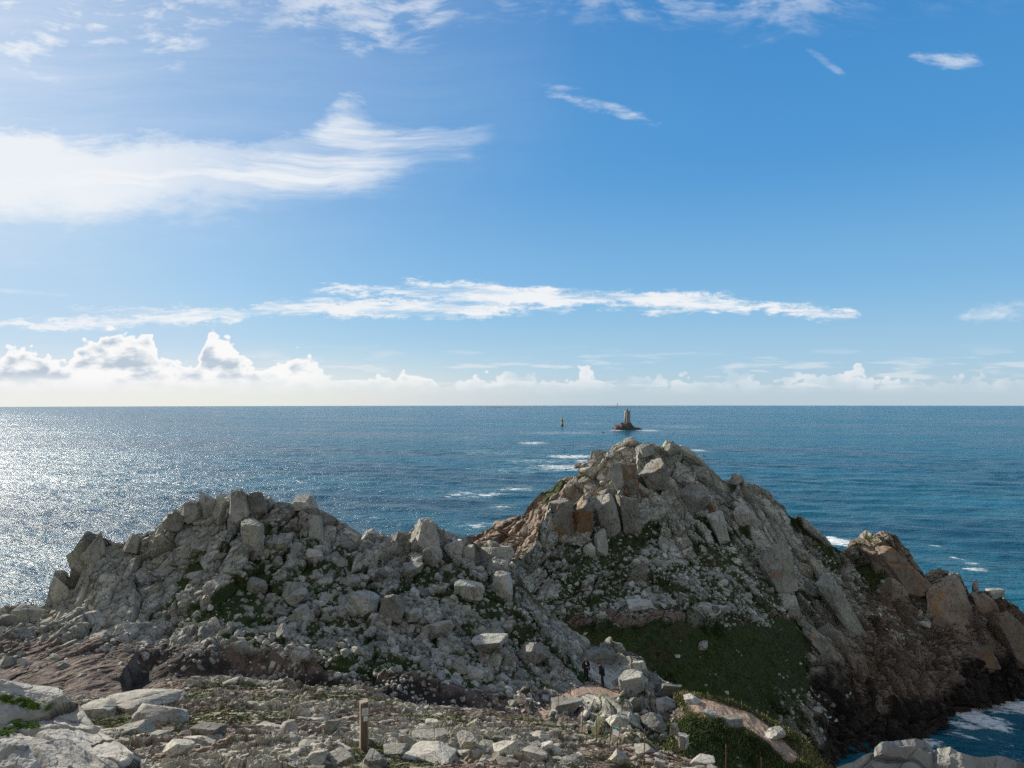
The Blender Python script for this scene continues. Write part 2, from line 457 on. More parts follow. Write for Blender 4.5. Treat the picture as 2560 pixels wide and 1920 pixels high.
def water_mat():
    m, t, b = new_mat('sea_water')
    g = t.node('ShaderNodeNewGeometry'); pos = g.outputs['Position']
    foam_a, _, lee = attr(t, 'maska')
    p2 = t.mapping(pos, (1, 1.0, 1), (0, 0, R(18)))
    w1 = t.noise(t.mapping(p2, (0.55, 1.0, 1)), 0.045, 5, 0.6)
    w2 = t.noise(t.mapping(p2, (0.5, 1.0, 1)), 0.26, 5, 0.62)
    w3 = t.noise(t.mapping(p2, (0.7, 1.0, 1)), 1.5, 4, 0.6)
    h = t.add(t.add(t.mul(w1, 7.0), t.mul(w2, 2.3)), t.mul(w3, 0.42))
    bn = t.node('ShaderNodeBump'); bn.inputs['Distance'].default_value = 1.0; bn.inputs['Strength'].default_value = 1.0
    t.l.new(h, bn.inputs['Height']); t.l.new(bn.outputs[0], b.inputs['Normal'])
    patch = t.noise(t.mapping(p2, (0.35, 1, 1)), 0.006, 5, 0.6)
    wc = t.mix(t.ss(patch, 0.38, 0.62), (0.003, 0.058, 0.108), (0.011, 0.120, 0.182))
    # crest / trough tint
    wc = t.mix(t.ss(w2, 0.55, 0.72, 0, 0.6), wc, (0.016, 0.12, 0.17))
    # whitecaps scattered over the open sea
    cap = t.noise(t.mapping(p2, (0.30, 1.2, 1)), 0.14, 6, 0.72)
    capmask = t.noise(p2, 0.012, 3, 0.5)
    caps = t.mul(t.ss(cap, 0.695, 0.73), t.ss(capmask, 0.40, 0.62, 0.1, 0.8))
    fn = t.noise(t.mapping(p2, (0.45, 1.15, 1)), 0.20, 8, 0.74)
    web = t.sub(1.0, t.mul(t.m('ABSOLUTE', t.sub(t.noise(t.mapping(p2, (0.6, 1, 1)), 0.33, 6, 0.7, 0.6), 0.5)), 9.0))
    fo = t.ss(t.add(t.add(t.mul(foam_a, 0.74), t.mul(t.sub(fn, 0.5), 2.7)), t.mul(t.m('MAXIMUM', web, 0.0), 0.30)), 0.62, 0.95, 0.0, 0.9)
    fo = t.mul(fo, t.ss(foam_a, 0.02, 0.22))
    foam = t.mx(fo, caps)
    c = t.mix(t.mul(foam_a, 0.55), wc, (0.03, 0.16, 0.19))
    c = t.mix(foam, c, (0.78, 0.82, 0.84))
    t.l.new(c, b.inputs['Base Color'])
    t.l.new(t.add(t.mul(foam, 0.55), t.ss(patch, 0.35, 0.65, 0.16, 0.27)), b.inputs['Roughness'])
    b.inputs['IOR'].default_value = 1.333
    t.l.new(t.sub(0.23, t.mul(foam, 0.15)), b.inputs['Specular IOR Level'])
    return m

M = {}
M['ridge'] = sheet_mat('ridge_granite', sc=1.0, lichen_amt=0.65)
M['head'] = sheet_mat('headland_granite', pale=(0.40, 0.40, 0.355), mid=(0.265, 0.268, 0.235), dark=(0.11, 0.112, 0.098), trod=0.35, sc=0.6, bd=0.5, lichen=(0.245, 0.285, 0.19), lichen_amt=0.6)
M['spur'] = sheet_mat('brown_granite', sc=0.5, bd=0.6)
M['fore'] = sheet_mat('stony_ground', trod=0.0, pale=(0.39, 0.36, 0.30), mid=(0.25, 0.23, 0.185), dark=(0.11, 0.098, 0.078), sc=1.8, bd=0.12,
                      grass1=(0.065, 0.078, 0.026), grass2=(0.14, 0.13, 0.055), dirt1=(0.22, 0.165, 0.125), dirt2=(0.105, 0.078, 0.060))
M['b_ridge'] = boulder_mat('ridge_boulder')
M['s_ridge'] = boulder_mat('ridge_scree', stuff=True)
M['b_head'] = boulder_mat('headland_boulder', pale=(0.40, 0.40, 0.36), mid=(0.265, 0.266, 0.238), sc=0.7)
M['s_head'] = boulder_mat('headland_scree', pale=(0.42, 0.415, 0.375), mid=(0.29, 0.288, 0.258), sc=0.7, stuff=True, bd=0.2)
M['b_fore'] = boulder_mat('near_boulder', pale=(0.345, 0.33, 0.285), mid=(0.23, 0.218, 0.187), dark=(0.115, 0.108, 0.09), sc=2.4, bd=0.06, lichen=(0.35, 0.36, 0.27), lichen_amt=0.4)
M['s_fore'] = boulder_mat('near_rubble', pale=(0.355, 0.33, 0.275), mid=(0.235, 0.213, 0.175), dark=(0.11, 0.097, 0.078), sc=2.4, bd=0.06, stuff=True, lichen_amt=0.3)
M['near'] = boulder_mat('near_outcrop', pale=(0.315, 0.308, 0.285), mid=(0.215, 0.21, 0.196), dark=(0.10, 0.098, 0.094), sc=4.0, bd=0.03, lichen=(0.36, 0.38, 0.31), lichen_amt=0.35, seam_amt=0.0)
M['b_brown'] = boulder_mat('brown_crag', pale=(0.27, 0.21, 0.165), mid=(0.175, 0.133, 0.105), dark=(0.065, 0.05, 0.04), sc=0.6, bd=0.3, lichen=(0.19, 0.20, 0.13), lichen_amt=0.7, orange_amt=0.8, orange_lo=0.54)
M['b_orange'] = boulder_mat('orange_stained_crag', sc=0.6, bd=0.3, lichen=(0.25, 0.285, 0.195), lichen_amt=0.5, orange_amt=0.95, orange_lo=0.47)
M['b_crag'] = boulder_mat('pale_crag', sc=0.6, bd=0.3, lichen=(0.25, 0.285, 0.195), lichen_amt=0.7, orange_amt=0.75)
M['reef'] = boulder_mat('wet_reef_rock', pale=(0.13, 0.10, 0.085), mid=(0.08, 0.062, 0.055), dark=(0.035, 0.03, 0.03), sc=0.15, bd=1.0, lichen_amt=0.1)
M['water'] = water_mat()

# ------------------------------------------------------------------ sheets of terrain
class Sheet:
    """terrain lofted between rails; keeps its grid so that rocks can be set on it"""
    def __init__(s, levels, crest, u0, u1, ncol, rows, backs, relief, seed=0, tsmooth=2):
        us = np.linspace(u0, u1, ncol)
        ku = np.array([k[0] for k in levels], float)
        nl = len(levels[0][1])
        Vs = [np.interp(us, ku, [k[1][i][0] for k in levels]) for i in range(nl)]
        Ds = [np.interp(us, ku, [k[1][i][1] for k in levels]) for i in range(nl)]
        ker = np.ones(25) / 25
        def smooth(a):
            return np.convolve(np.pad(a, 12, mode='edge'), ker, 'valid')
        Vs = [smooth(a) for a in Vs]; Ds = [smooth(a) for a in Ds]
        cu = [c[0] for c in crest]
        Vs.append(np.interp(us, cu, [c[1] for c in crest])); Ds.append(smooth(np.interp(us, cu, [c[2] for c in crest])))
        # soft wrinkle of the rails so that they do not read as straight creases
        pv, pd = [], []
        for i in range(len(Vs) - 1):
            n = rows[i]
            tt = np.arange(n) / n
            for q in tt:
                pv.append(Vs[i] * (1 - q) + Vs[i + 1] * q); pd.append(Ds[i] * (1 - q) + Ds[i + 1] * q)
        pv.append(Vs[-1]); pd.append(Ds[-1])
        pv = np.array(pv); pd = np.array(pd)
        vis = len(pv)
        for _ in range(tsmooth):                       # smooth depth along the slope
            k = 9
            pad = np.pad(pd, ((k, k), (0, 0)), mode='edge')
            cs = np.cumsum(np.vstack([np.zeros((1, pd.shape[1])), pad]), 0)
            pd = (cs[2 * k + 1:] - cs[:-2 * k - 1]) / (2 * k + 1)
        P = pt(us[None, :], pv, pd)
        last = P[-1]
        ex = []
        prev = last
        for (dy, dz, n) in backs:
            nxt = last.copy(); nxt[:, 1] += dy
            nxt[:, 0] *= (last[:, 1] + dy) / last[:, 1]
            nxt[:, 2] = np.maximum(last[:, 2] + dz, -6 + 0 * last[:, 2]) if dz > -900 else -6
            for q in range(1, n + 1):
                ex.append(prev + (nxt - prev) * q / n)
            prev = nxt
        P = np.concatenate([P, np.array(ex)], 0)
        s.vis = vis; s.us = us
        s.v = np.concatenate([pv, np.repeat(pv[-1:], len(ex), 0)], 0)
        s.u = np.broadcast_to(us[None, :], P.shape[:2])
        gu = np.gradient(P, axis=1); gt = np.gradient(P, axis=0)
        N = np.cross(gu, gt)
        N /= np.linalg.norm(N, axis=2, keepdims=True) + 1e-9
        flip = (N[..., 1] * -0.5 + N[..., 2]) < 0
        N[flip] *= -1
        # blur normals for stability
        for ax in (0, 1):
            k = 10
            pad = np.pad(N, [(k, k) if a == ax else (0, 0) for a in range(3)], mode='edge')
            cs = np.cumsum(pad, ax)
            z = np.zeros_like(np.take(cs, [0], ax))
            cs = np.concatenate([z, cs], ax)
            n = N.shape[ax]
            N = (np.take(cs, range(2 * k + 1, 2 * k + 1 + n), ax) - np.take(cs, range(0, n), ax)) / (2 * k + 1)
        N /= np.linalg.norm(N, axis=2, keepdims=True) + 1e-9
        seg = np.linalg.norm(np.diff(P, axis=0), axis=2)
        S = np.concatenate([np.zeros((1, P.shape[1])), np.cumsum(seg, 0)], 0)
        # anchor arc length on the crest so neighbouring columns agree
        k = min(161, (P.shape[1] // 4) * 2 + 1)
        off = S[vis - 1]
        for _ in range(2): off = np.convolve(np.pad(off, k // 2, mode='edge'), np.ones(k) / k, 'valid')
        S = S - off[None, :]
        s.X = P[..., 0]; s.S = S
        s.back = np.zeros(P.shape[:2]); s.back[vis:] = 1
        disp, ma, mb = relief(s, P)
        fr = np.ones(P.shape[0]); fr[vis - 22:vis] = np.linspace(1, 0.35, 22); fr[vis:] = 0.35
        N[..., 0] *= fr[:, None]; disp = disp.copy(); disp[vis:] *= 0.5; disp[vis - 22:vis] *= np.linspace(1, 0.5, 22)[:, None]
        s.P = P + N * disp[..., None]
        s.N = N; s.ma = ma; s.mb = mb
        Q = s.P[:vis]; yf = Q[..., 1] * cP + (Q[..., 2] - H) * sP; zf = (Q[..., 2] - H) * cP - Q[..., 1] * sP
        s.pu = 1280 + F * Q[..., 0] / yf; s.pv = 960 - F * zf / yf
    def build(s, name, mat):
        nr, nc = s.P.shape[:2]
        return mesh_from(name, s.P.reshape(-1, 3), grid_faces(nr, nc), mat,
                         {'maska': s.ma.reshape(-1, 3), 'maskb': s.mb.reshape(-1, 3)})
    def at(s, u, v):
        """grid cell of the relief that is seen at (u, v)"""
        j = int(np.clip(np.searchsorted(s.us, u), 12, len(s.us) - 13))
        e = np.hypot(s.pu[:, j - 12:j + 13] - u, s.pv[:, j - 12:j + 13] - v)
        e = e + 0.02 * s.P[:s.vis, j - 12:j + 13, 1]        # of two candidates take the nearer one
        i, q = np.unravel_index(np.argmin(e), e.shape)
        return int(i), int(j - 12 + q)

def poly_mask(u, v, pts, soft=15):
    """soft inside-test of a polygon in sheet coordinates"""
    inside = np.zeros(u.shape, bool); dist = np.full(u.shape, 1e9, np.float32)
    n = len(pts)
    for k in range(n):
        (x1, y1), (x2, y2) = pts[k], pts[(k + 1) % n]
        cond = ((y1 > v) != (y2 > v)) & (u < (x2 - x1) * (v - y1) / (y2 - y1 + 1e-9) + x1)
        inside ^= cond
        L = (x2 - x1) ** 2 + (y2 - y1) ** 2
        t = np.clip(((u - x1) * (x2 - x1) + (v - y1) * (y2 - y1)) / L, 0, 1)
        dist = np.minimum(dist, np.hypot(u - x1 - t * (x2 - x1), v - y1 - t * (y2 - y1)))
    sd = np.where(inside, dist, -dist)
    return sstep(sd, -soft, soft)

def line_mask(u, v, pts, w, soft):
    dist = np.full(u.shape, 1e9, np.float32)
    for (x1, y1), (x2, y2) in zip(pts[:-1], pts[1:]):
        L = (x2 - x1) ** 2 + (y2 - y1) ** 2
        t = np.clip(((u - x1) * (x2 - x1) + (v - y1) * (y2 - y1)) / L, 0, 1)
        dist = np.minimum(dist, np.hypot(u - x1 - t * (x2 - x1), v - y1 - t * (y2 - y1)))
    return 1 - sstep(dist, w - soft, w + soft)
st = lambda *a: np.stack(np.broadcast_arrays(*a), -1)

# ---- left ridge, saddle, walkers' flank and the grassy path spur
crestB = [(-500, 1660, 50), (-200, 1600, 52), (-60, 1560, 54), (0, 1540, 55), (23, 1525, 55), (66, 1514, 55), (95, 1524, 55), (124, 1506, 56), (134, 1471, 56), (144, 1442, 57),
          (177, 1452, 57), (194, 1393, 57), (218, 1333, 58), (253, 1336, 58), (288, 1348, 58), (323, 1336, 58), (365, 1328, 59),
          (389, 1328, 59), (408, 1304, 59), (435, 1282, 59), (463, 1256, 60), (513, 1236, 60), (564, 1238, 60), (600, 1246, 60), (618, 1268, 60),
          (640, 1250, 60), (661, 1252, 60), (696, 1252, 60), (723, 1263, 61), (762, 1256, 61), (781, 1270, 61), (828, 1283, 62), (854, 1295, 63), (882, 1318, 63),
          (908, 1335, 63), (938, 1346, 64), (977, 1345, 64), (1018, 1338, 65), (1040, 1312, 65), (1075, 1295, 66), (1095, 1308, 66), (1113, 1332, 66),
          (1173, 1340, 66), (1208, 1358, 66), (1237, 1362, 66), (1265, 1378, 66), (1278, 1394, 65.5), (1290, 1420, 65), (1338, 1486, 62), (1389, 1533, 60.5), (1433, 1574, 59),
          (1500, 1615, 57), (1525, 1629, 56), (1567, 1646, 55), (1603, 1655, 54), (1638, 1694, 53), (1671, 1709, 52), (1698, 1727, 48.6), (1758, 1740, 47.18), (1817, 1749, 46.81),
          (1847, 1763, 46.53), (1907, 1794, 45.88), (1971, 1829, 44.96), (2011, 1849, 44.40), (2039, 1885, 43.48), (2070, 1922, 42.55), (2150, 2020, 40.70), (2300, 2250, 38.85)]
levB = [(-500, [(1780, 39), (1730, 43), (1705, 45), (1680, 48)]),
        (0, [(1770, 36), (1690, 42), (1610, 48), (1570, 52)]),
        (120, [(1768, 36), (1685, 42), (1600, 48), (1550, 52.5)]),
        (200, [(1765, 36), (1680, 42), (1600, 47), (1500, 53)]),
        (400, [(1760, 36), (1670, 43), (1580, 48), (1460, 54)]),
        (580, [(1755, 36.5), (1665, 43), (1560, 49), (1400, 55)]),
        (860, [(1760, 37), (1685, 43), (1560, 50), (1430, 57)]),
        (1075, [(1790, 37.5), (1725, 43), (1600, 50), (1450, 58)]),
        (1278, [(1815, 38), (1745, 44), (1640, 51), (1510, 59)]),
        (1400, [(1840, 37), (1775, 43), (1700, 49), (1620, 54)]),
        (1525, [(1890, 36), (1800, 43), (1730, 48), (1680, 52)]),
        (1640, [(1930, 37.5), (1835, 43), (1775, 47.5), (1735, 50)]),
        (1700, [(1960, 36.08), (1850, 41.26), (1790, 44.12), (1757, 45.97)]),
        (1850, [(2010, 39.31), (1895, 41.81), (1822, 43.66), (1790, 45.23)]),
        (2000, [(2050, 38.85), (1960, 40.70), (1900, 42.18), (1868, 43.38)]),
        (2100, [(2150, 37.00), (2080, 38.39), (2020, 39.77), (1990, 40.70)]),
        (2300, [(2500, 33.30), (2420, 35.15), (2350, 37.00), (2300, 37.93)])]
PATH2 = [(1735, 1764), (1760, 1765), (1800, 1774), (1870, 1800), (1930, 1845), (1975, 1892)]
def reliefB(s, P):
    u, v, x, S = s.u, s.v, s.X, s.S
    w = fbm(x * 0.12, S * 0.12, 3, 5)
    S2 = S + 1.5 * w
    h1, c1, e1 = blocks(x, S2, 3.2, 11, tilt=0.30, step=0.20, crack=0.17, ang=0.25, ratio=1.25)
    h2, c2, e2 = blocks(x, S2, 1.25, 12, tilt=0.40, step=0.24, crack=0.26, ang=-0.2, ratio=1.2)
    h3, c3, e3 = blocks(x, S2, 0.5, 13, tilt=0.5, step=0.25, crack=0.15)
    lowz = poly_mask(u, v, [(-600, 1610), (100, 1600), (420, 1600), (700, 1640), (950, 1685), (1250, 1725), (1390, 1730), (1440, 1735), (1500, 2000), (-600, 2400)], 14)
    spur = poly_mask(u, v, [(1680, 1700), (2500, 1700), (2500, 2700), (1560, 2700), (1590, 1850), (1640, 1822), (1700, 1790)], 12)
    gul = poly_mask(u, v, [(350, 1640), (560, 1625), (760, 1665), (1000, 1710), (1210, 1745), (1390, 1790), (1390, 1900), (350, 1900), (310, 1700)], 12)
    upper = (1 - lowz) * (1 - spur)
    calm = poly_mask(u, v, [(1436, 1655), (1535, 1655), (1545, 1750), (1430, 1750)], 14)
    rough = (upper + (0.25 - 0.19 * (1 - sstep(u, 420, 620)) * sstep(v, 1625, 1665)) * lowz + 0.06 * spur) * (1 - 0.85 * calm)
    grow = fbm(x * 0.35, S * 0.35, 4, 21) + 0.9 * (0.5 - c2)
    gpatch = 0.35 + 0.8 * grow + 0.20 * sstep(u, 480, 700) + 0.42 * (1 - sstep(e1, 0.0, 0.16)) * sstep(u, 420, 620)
    for pp in ([(740, 1420), (880, 1480), (950, 1560), (900, 1600), (700, 1560), (640, 1500)], [(1110, 1430), (1230, 1470), (1330, 1500), (1310, 1530), (1180, 1510)],
               [(970, 1390), (1050, 1440), (1100, 1500), (1000, 1480)], [(820, 1380), (880, 1420), (850, 1470), (800, 1430)]):
        gpatch = gpatch + 0.45 * poly_mask(u, v, pp, 18)
    crestd = sstep(v - np.interp(u, [c[0] for c in crestB], [c[1] for c in crestB]), 10, 120)
    left = 1 - sstep(u, 260, 520)
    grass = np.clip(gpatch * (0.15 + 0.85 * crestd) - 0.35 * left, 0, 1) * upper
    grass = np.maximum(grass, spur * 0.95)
    dirt = lowz * 0.85
    path = line_mask(u, v, PATH2, 20, 5)
    path = np.maximum(path, poly_mask(u, v, [(1560, 1795), (1620, 1775), (1700, 1768), (1720, 1790), (1640, 1800)], 6) * 0.8)
    near_path = line_mask(u, v, [(1330, 1785), (1400, 1745), (1470, 1722), (1540, 1738)], 13, 5)
    grass = grass * (1 - path) * (1 - near_path); dirt = np.maximum(np.maximum(dirt, path), near_path)
    rough = rough * (1 - 0.8 * np.maximum(path, near_path))
    gg = sstep(grass, 0.45, 0.75)
    disp = (h1 * 1.25 + h2 * (0.45 + 0.55 * sstep(fbm(x * .3, S * .3, 2, 15), -.3, .3)) + h3 * 0.60) * rough * (1 - 0.75 * gg) - 0.25 * gg * upper
    disp = disp + 0.5 * w * lowz + 0.12 * fbm(x * 1.6, S * 1.6, 4, 9) * (lowz + spur) + (0.16 * fbm(x * .5, S * .9, 3, 19)) * lowz
    disp = disp - 1.1 * gul * sstep(fbm(x * .3, S * .3, 2, 44) + .9, 0, 1)
    cell = 0.55 * c2 + 0.45 * c3
    wet_dark = gul * 0.50 + 0.30 * lowz * sstep(u, 560, 900)  # darkens the gully and the lower bank towards near-black
    return disp, st(cell, np.where(s.back > 0, 0.2, grass), dirt), st(0 * u, wet_dark, lowz * 0.2)

SB = Sheet(levB, crestB, -500, 2300, 1500, [110, 190, 230, 260], [(1.0, -0.9, 8), (4, -5, 12), (14, -16, 14), (40, -999, 12)], reliefB)
ridge = link('ridge', SB.build('ridge', M['ridge']), kind='structure')

# ---- the big headland and the right-hand buttresses
crestC = [(1100, 1480, 108), (1230, 1440, 112), (1278, 1400, 116), (1300, 1385, 119), (1320, 1372, 121), (1340, 1356, 124), (1347, 1320, 129), (1362, 1300, 132), (1374, 1257, 136), (1440, 1254, 139), (1446, 1240, 141), (1500, 1238, 144),
          (1504, 1222, 147), (1528, 1215, 150), (1533, 1164, 156), (1560, 1150, 158), (1590, 1140, 160), (1594, 1110, 162), (1631, 1109, 163), (1640, 1120, 163), (1659, 1117, 163), (1666, 1106, 163), (1683, 1106, 163), (1693, 1119, 163), (1717, 1123, 162),
          (1745, 1143, 161), (1772, 1164, 160), (1793, 1181, 159), (1807, 1192, 158), (1825, 1195, 158), (1831, 1184, 158), (1848, 1185, 157), (1865, 1208, 157),
          (1900, 1219, 156), (1930, 1240, 155), (1959, 1265, 154), (1971, 1285, 153), (1999, 1301, 152), (2023, 1309, 151), (2055, 1337, 149), (2079, 1361, 148), (2103, 1381, 148),
          (2134, 1360, 151), (2174, 1341, 153), (2230, 1331, 154), (2246, 1341, 154), (2270, 1376, 153), (2290, 1410, 152), (2309, 1444, 151), (2317, 1440, 151), (2357, 1432, 152), (2397, 1436, 152),
          (2417, 1460, 151), (2427, 1480, 151), (2445, 1481, 151), (2472, 1472, 152), (2496, 1488, 152), (2520, 1500, 153), (2560, 1536, 153), (2640, 1600, 155), (2720, 1650, 158), (2830, 1700, 160)]
levC = [(1100, [(2010, 103), (1800, 102), (1650, 104), (1560, 106)]),
        (1278, [(2010, 103), (1800, 103), (1650, 105), (1545, 109)]),
        (1374, [(2010, 103.5), (1800, 104), (1640, 107), (1520, 115)]),
        (1500, [(2005, 104), (1790, 104.5), (1580, 110), (1420, 128)]),
        (1600, [(2000, 104), (1790, 104.5), (1560, 112), (1400, 132)]),
        (1700, [(1995, 104.5), (1790, 105), (1560, 113.5), (1400, 134)]),
        (1800, [(1990, 105), (1780, 106.5), (1560, 117), (1400, 137)]),
        (1900, [(1980, 106), (1790, 109), (1600, 120), (1430, 138)]),
        (2000, [(1960, 108), (1800, 114), (1640, 124), (1470, 139)]),
        (2100, [(1905, 114), (1800, 120), (1670, 129), (1520, 140)]),
        (2170, [(1880, 118), (1780, 125.5), (1660, 134), (1500, 145)]),
        (2230, [(1865, 120.5), (1770, 127), (1650, 136), (1490, 147)]),
        (2309, [(1850, 123), (1770, 129), (1660, 136.5), (1550, 145)]),
        (2360, [(1805, 129.5), (1740, 133), (1640, 139), (1530, 147)]),
        (2425, [(1768, 136), (1710, 138.5), (1640, 142), (1560, 146.5)]),
        (2500, [(1752, 139), (1700, 141.5), (1640, 145), (1570, 149)]),
        (2560, [(1754, 138.5), (1710, 141), (1660, 145), (1600, 149)]),
        (2700, [(1790, 134), (1760, 140), (1730, 147), (1690, 153)]),
        (2830, [(1795, 134), (1775, 140), (1750, 147), (1730, 153)])]
GRASSC = [[(1400, 1540), (1490, 1545), (1600, 1530), (1700, 1535), (1850, 1530), (1960, 1545), (2010, 1580), (2040, 1680), (1990, 1760), (1960, 1830), (1900, 1900), (1300, 1900), (1300, 1640)],
          [(1440, 1395), (1530, 1400), (1525, 1430), (1455, 1430)], [(1380, 1480), (1500, 1500), (1560, 1530), (1400, 1540), (1340, 1500)],
          [(2130, 1440), (2230, 1460), (2320, 1500), (2310, 1570), (2210, 1590), (2130, 1530)], [(2010, 1560), (2080, 1590), (2120, 1640), (2110, 1680), (2060, 1660)],
          [(1850, 1290), (1930, 1330), (1900, 1350), (1840, 1320)], [(1960, 1500), (2060, 1530), (2040, 1570), (1950, 1550)]]
def reliefC(s, P):
    u, v, x, S = s.u, s.v, s.X, s.S
    w = fbm(x * 0.06, S * 0.06, 3, 65)
    S2 = S + 3 * w
    fine = 1 + 1.2 * sstep(u, 2050, 2150)
    tilt = 0.42                                            # joints lean down to the right
    h0, c0, e0 = blocks(x, S2, 9.0, 60, tilt=0.24, step=0.13, crack=0.05, ang=tilt, ratio=1.9, warp=0.25)
    h1, c1, e1 = blocks(x, S2, 3.6, 61, tilt=0.42, step=0.24, crack=0.20, ang=tilt, ratio=2.2, warp=0.3)
    h2, c2, e2 = blocks(x, S2, 1.5, 62, tilt=0.5, step=0.28, crack=0.28, ang=tilt + 0.1, ratio=1.8, warp=0.55)
    h3, c3, e3 = blocks(x, S2, 0.7, 63, tilt=0.5, step=0.25, crack=0.15, ang=tilt)
    grass = np.zeros(u.shape)
    for g in GRASSC:
        grass = np.maximum(grass, poly_mask(u + 40 * fbm(x * .2, S * .2, 4, 171), v + 40 * fbm(x * .2, S * .2, 4, 172), g, 55))
    grass = grass + 0.75 * fbm(x * 0.16, S * 0.16, 4, 70) * (grass > 0.02)
    scree = poly_mask(u, v, [(1440, 1420), (1560, 1360), (1700, 1370), (1830, 1330), (1960, 1370), (2010, 1500), (1960, 1560), (1700, 1545), (1560, 1560), (1380, 1560), (1340, 1490)], 24)
    rough = 1 - 0.75 * scree
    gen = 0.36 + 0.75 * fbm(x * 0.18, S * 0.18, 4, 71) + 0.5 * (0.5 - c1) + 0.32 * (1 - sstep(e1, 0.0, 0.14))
    right = sstep(u, 2240, 2330)
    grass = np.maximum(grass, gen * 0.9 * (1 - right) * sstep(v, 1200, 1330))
    grass = np.maximum(grass, scree * (0.62 + 0.4 * fbm(x * 0.3, S * 0.3, 3, 73)))
    Z = P[..., 2]
    lowc = sstep(Z, 26, 12) * sstep(u, 1990, 2120)
    grass = grass * (1 - lowc)
    grass = np.clip(grass, 0, 1)
    paths = line_mask(u, v, [(1430, 1556), (1500, 1548), (1530, 1556), (1590, 1560), (1640, 1545), (1700, 1538)], 9, 4)
    paths = np.maximum(paths, line_mask(u, v, [(1770, 1555), (1810, 1535), (1850, 1528)], 6, 3))
    paths = np.maximum(paths, line_mask(u, v, [(1860, 1545), (1900, 1540), (1960, 1530), (2000, 1535)], 5, 3))
    grass = grass * (1 - paths)
    gg = sstep(grass, 0.45, 0.75)
    disp = (h0 * 1.2 + (h1 * 1.1 + h2 * (0.3 + 0.6 * sstep(fbm(x * .15, S * .15, 2, 16), -.3, .3)) * fine + h3 * 0.7 * fine) * rough) * (1 - 0.95 * gg) - 0.5 * gg
    rib = sstep(u, 2050, 2130) * (2.2 * (vnoise(x * 0.085 + S * 0.03, S * 0.02, 88) - 0.5) + 1.6 * (np.abs(vnoise(x * 0.16 + S * 0.07, S * 0.035, 89) - 0.5) * -2 + 0.5))
    disp = disp + rib * (1 - 0.5 * gg) * sstep(P[..., 2], 0, 5)
    smallg = (0.5 * fbm(x * 0.5, S * 0.5, 4, 77) + 1.1 * fbm(x * 0.11, S * 0.16, 3, 78)) * gg * (1 - scree)
    disp = disp + smallg
    brown = np.clip(sstep(u, 2080, 2200) * (0.75 + 0.4 * fbm(x * .1, S * .1, 3, 80)) * (1 - grass) + 0.75 * sstep(Z, 22, 10) * sstep(u, 1950, 2080), 0, 1)
    wet_dark = sstep(Z + 5 * fbm(x * .09, S * .05, 4, 83), 9, 1.0) * sstep(u, 1900, 2000)
    wet_dark = np.maximum(wet_dark, 0.75 * poly_mask(u, v, [(2050, 1640), (2150, 1650), (2200, 1760), (2180, 1870), (2060, 1890), (1990, 1830)], 40) * (0.7 + 0.8 * fbm(x * .12, S * .05, 3, 81)))  # dark patch low on the cliff above the cove
    orange = np.zeros(u.shape)
    for pp in ([(1372, 1290), (1400, 1285), (1410, 1330), (1372, 1330)], [(1430, 1300), (1470, 1290), (1480, 1350), (1440, 1345)], [(1540, 1270), (1580, 1290), (1580, 1330), (1545, 1320)],
               [(1620, 1200), (1670, 1210), (1660, 1260), (1625, 1250)], [(1440, 1237), (1500, 1225), (1500, 1250), (1445, 1255)], [(1765, 1270), (1800, 1280), (1790, 1330), (1765, 1310)],
               [(2100, 1370), (2180, 1350), (2200, 1400), (2110, 1410)], [(2200, 1335), (2240, 1340), (2300, 1450), (2310, 1500), (2260, 1460)], [(2380, 1440), (2430, 1460), (2430, 1500), (2390, 1480)],
               [(2460, 1480), (2560, 1560), (2560, 1620), (2460, 1540)], [(1530, 1160), (1560, 1220), (1630, 1240), (1600, 1260), (1535, 1240)]):
        orange = np.maximum(orange, poly_mask(u, v, pp, 12))
    orange = np.clip(orange * 0.95 + 0.28 * sstep(fbm(x * .15, S * .15, 3, 82), 0.15, 0.5), 0, 1)
    dirt = paths
    cell = 0.5 * c1 + 0.3 * c2 + 0.2 * c3
    return disp, st(cell, np.where(s.back > 0, 0.1, grass), dirt), st(orange, wet_dark, brown)
SC = Sheet(levC, crestC, 1100, 2830, 1250, [110, 200, 260, 330], [(2, -1.5, 8), (9, -10, 12), (35, -999, 16)], reliefC)
headland = link('headland', SC.build('headland', M['head']), kind='structure')

# ---- brown spur behind the saddle, running up to the back of the peak
crestE = [(1040, 1395, 235), (1100, 1362, 232), (1130, 1346, 228), (1167, 1332, 222), (1202, 1322, 215), (1236, 1305, 208), (1270, 1291, 202), (1305, 1281, 197), (1319, 1257, 193), (1346, 1233, 190), (1360, 1222, 188),
          (1380, 1216, 186), (1408, 1198, 184), (1442, 1186, 182), (1460, 1164, 180), (1473, 1147, 178), (1478, 1127, 177), (1497, 1122, 176), (1525, 1131, 175), (1532, 1117, 174),
          (1556, 1106, 173), (1580, 1099, 173), (1588, 1112, 173), (1640, 1125, 174), (1700, 1160, 176)]
levE = [(1040, [(1560, 195), (1480, 215), (1430, 225)]), (1167, [(1500, 180), (1430, 195), (1380, 208)]), (1305, [(1470, 160), (1380, 175), (1330, 186)]),
        (1400, [(1430, 155), (1330, 168), (1260, 176)]), (1480, [(1400, 155), (1300, 164), (1200, 171)]), (1580, [(1380, 156), (1280, 163), (1180, 168)]), (1700, [(1380, 160), (1280, 165), (1220, 170)])]
